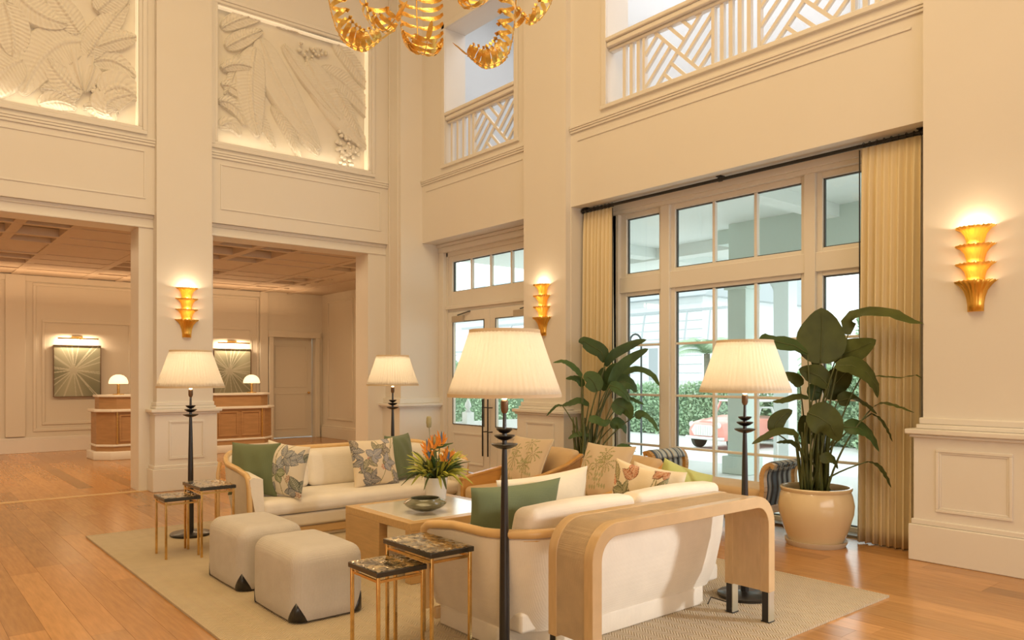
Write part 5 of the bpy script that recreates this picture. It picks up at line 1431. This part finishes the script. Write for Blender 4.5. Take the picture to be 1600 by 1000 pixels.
# coral vintage car
def car(loc, rz):
    t = thing('car', 'coral red vintage open car with a white grille parked by the hedge', 'car', (0, 0, 0))
    # local x forward, y left, z up ; length 3.0
    def loft(secs, name, m, **k):
        n = len(secs[0][1]); b = B(); vs = []
        for x, sec in secs: vs += [(x, y, z) for y, z in sec]
        fs = []
        for i in range(len(secs)-1):
            for j in range(n): fs.append((i*n+j, i*n+(j+1) % n, (i+1)*n+(j+1) % n, (i+1)*n+j))
        fs += [tuple(range(n)), tuple(range((len(secs)-1)*n, len(secs)*n))[::-1]]
        return mk(name, b.add(vs, fs), m, parent=t, **k)
    def sec(w, z0, z1): return [(-w, z0), (w, z0), (w*1.03, (z0+z1)/2), (w*.9, z1-.04), (w*.6, z1), (-w*.6, z1), (-w*.9, z1-.04), (-w*1.03, (z0+z1)/2)]
    loft([(1.45, sec(.50, .30, .66)), (1.35, sec(.60, .26, .74)), (1.0, sec(.66, .25, .80)), (.45, sec(.70, .25, .84)), (.35, sec(.70, .25, .85)), (-1.3, sec(.70, .25, .82)), (-1.45, sec(.62, .30, .74))], 'body', PINK, smooth='auto', bevel=.02)
    loft([(1.36, sec(.30, .70, .76)), (1.0, sec(.34, .76, .84)), (.45, sec(.40, .80, .90))], 'bonnet', PINK, smooth='auto')
    b = B(); b.prism([(-.30, .38), (.30, .38), (.40, .52), (.28, .66), (-.28, .66), (-.40, .52)], 1.44, 1.49, 'x')
    g = mk('grille', b, CARW, parent=t)
    for k in range(7): mk('grille_bar', box(1.485, 1.50, -.24+k*.08, -.225+k*.08, .40, .64), CHROME, parent=g)
    for s in (-1, 1):
        hl = B().lathe([(0, .04), (.05, .035), (.075, .01), (.08, -.02), (.06, -.06)], n=18); hl.v = [(1.42+v[2], s*.47+v[0], .66+v[1]) for v in hl.v]
        mk('headlight', hl, CARW, parent=t, smooth=True)
        for xx in (.95, -.95):
            b = B(); pr = [(.0, -.075), (.22, -.075), (.27, -.05), (.27, .05), (.22, .075), (0, .075)]; b.lathe(pr, n=24); b.v = [(xx+v[0], s*.62+v[2], .27+v[1]) for v in b.v]
            wh = mk('wheel', b, RUBBER, parent=t, smooth='auto')
            b = B().lathe([(0, .085), (.10, .085), (.13, .078)], n=18); b.v = [(xx+v[0], s*.62+s*v[2], .27+v[1]) for v in b.v]; mk('hub_cap', b, CHROME, parent=wh, smooth=True)
        b = B(); b.bar((.36, s*.62, .82), (.16, s*.56, 1.26), .05, .05); mk('windscreen_post', b, PINK, parent=t)
        b = B(); b.bar((-.7, s*.60, .80), (-.75, s*.56, 1.27), .04, .04); mk('roof_post', b, CARW, parent=t)
    mk('windscreen', B().add([(.36, -.6, .84), (.36, .6, .84), (.17, .55, 1.25), (.17, -.55, 1.25)], [(0, 1, 2, 3)]), GLASS, parent=t, solid=.01)
    mk('canopy', rbox(B(), -.95, .22, -.60, .60, 1.25, 1.30, .02), CARW, parent=t, smooth=True)
    mk('bumper', B().tube([(1.40, -.66, .32), (1.53, -.5, .32), (1.55, 0, .32), (1.53, .5, .32), (1.40, .66, .32)], .04, 8), CARW, parent=t, smooth=True)
    for yy in (-.3, .3): b = B(); rbox(b, -.35, .05, yy-.24, yy+.24, .7, .80, .04); mk('seat', b, TAN, parent=t, smooth=True); 
    t.location = loc; t.rotation_euler = (0, 0, rz)
q = at(1122, 699, 21.0); car((q.x+.50, q.y-.38, -.55), atan2(-q.y, -q.x)-R_(42))
# white rocking chair-like garden seat glimpsed right of the column
q = at(1197, 690, 12.2); t = thing('garden_chair', 'white arched garden chair seen right of the porch column', 'chair', (q.x, q.y, -.55))
b = B(); b.tube([(q.x-.12, q.y+.12, -.55), (q.x-.12, q.y+.12, .6), (q.x-.06, q.y+.06, .9), (q.x+.06, q.y-.06, .9), (q.x+.12, q.y-.12, .6), (q.x+.12, q.y-.12, -.55)], .022, 8); mk('back_frame', b, CARW, parent=t, smooth=True)
mk('seat', box(q.x-.25, q.x+.2, q.y-.25, q.y+.25, -.13, -.09), CARW, parent=t)
for sx in (-.22, .17):
    for sy in (-.22, .22): mk('leg', box(q.x+sx-.02, q.x+sx+.02, q.y+sy-.02, q.y+sy+.02, -.55, -.13), CARW, parent=t)
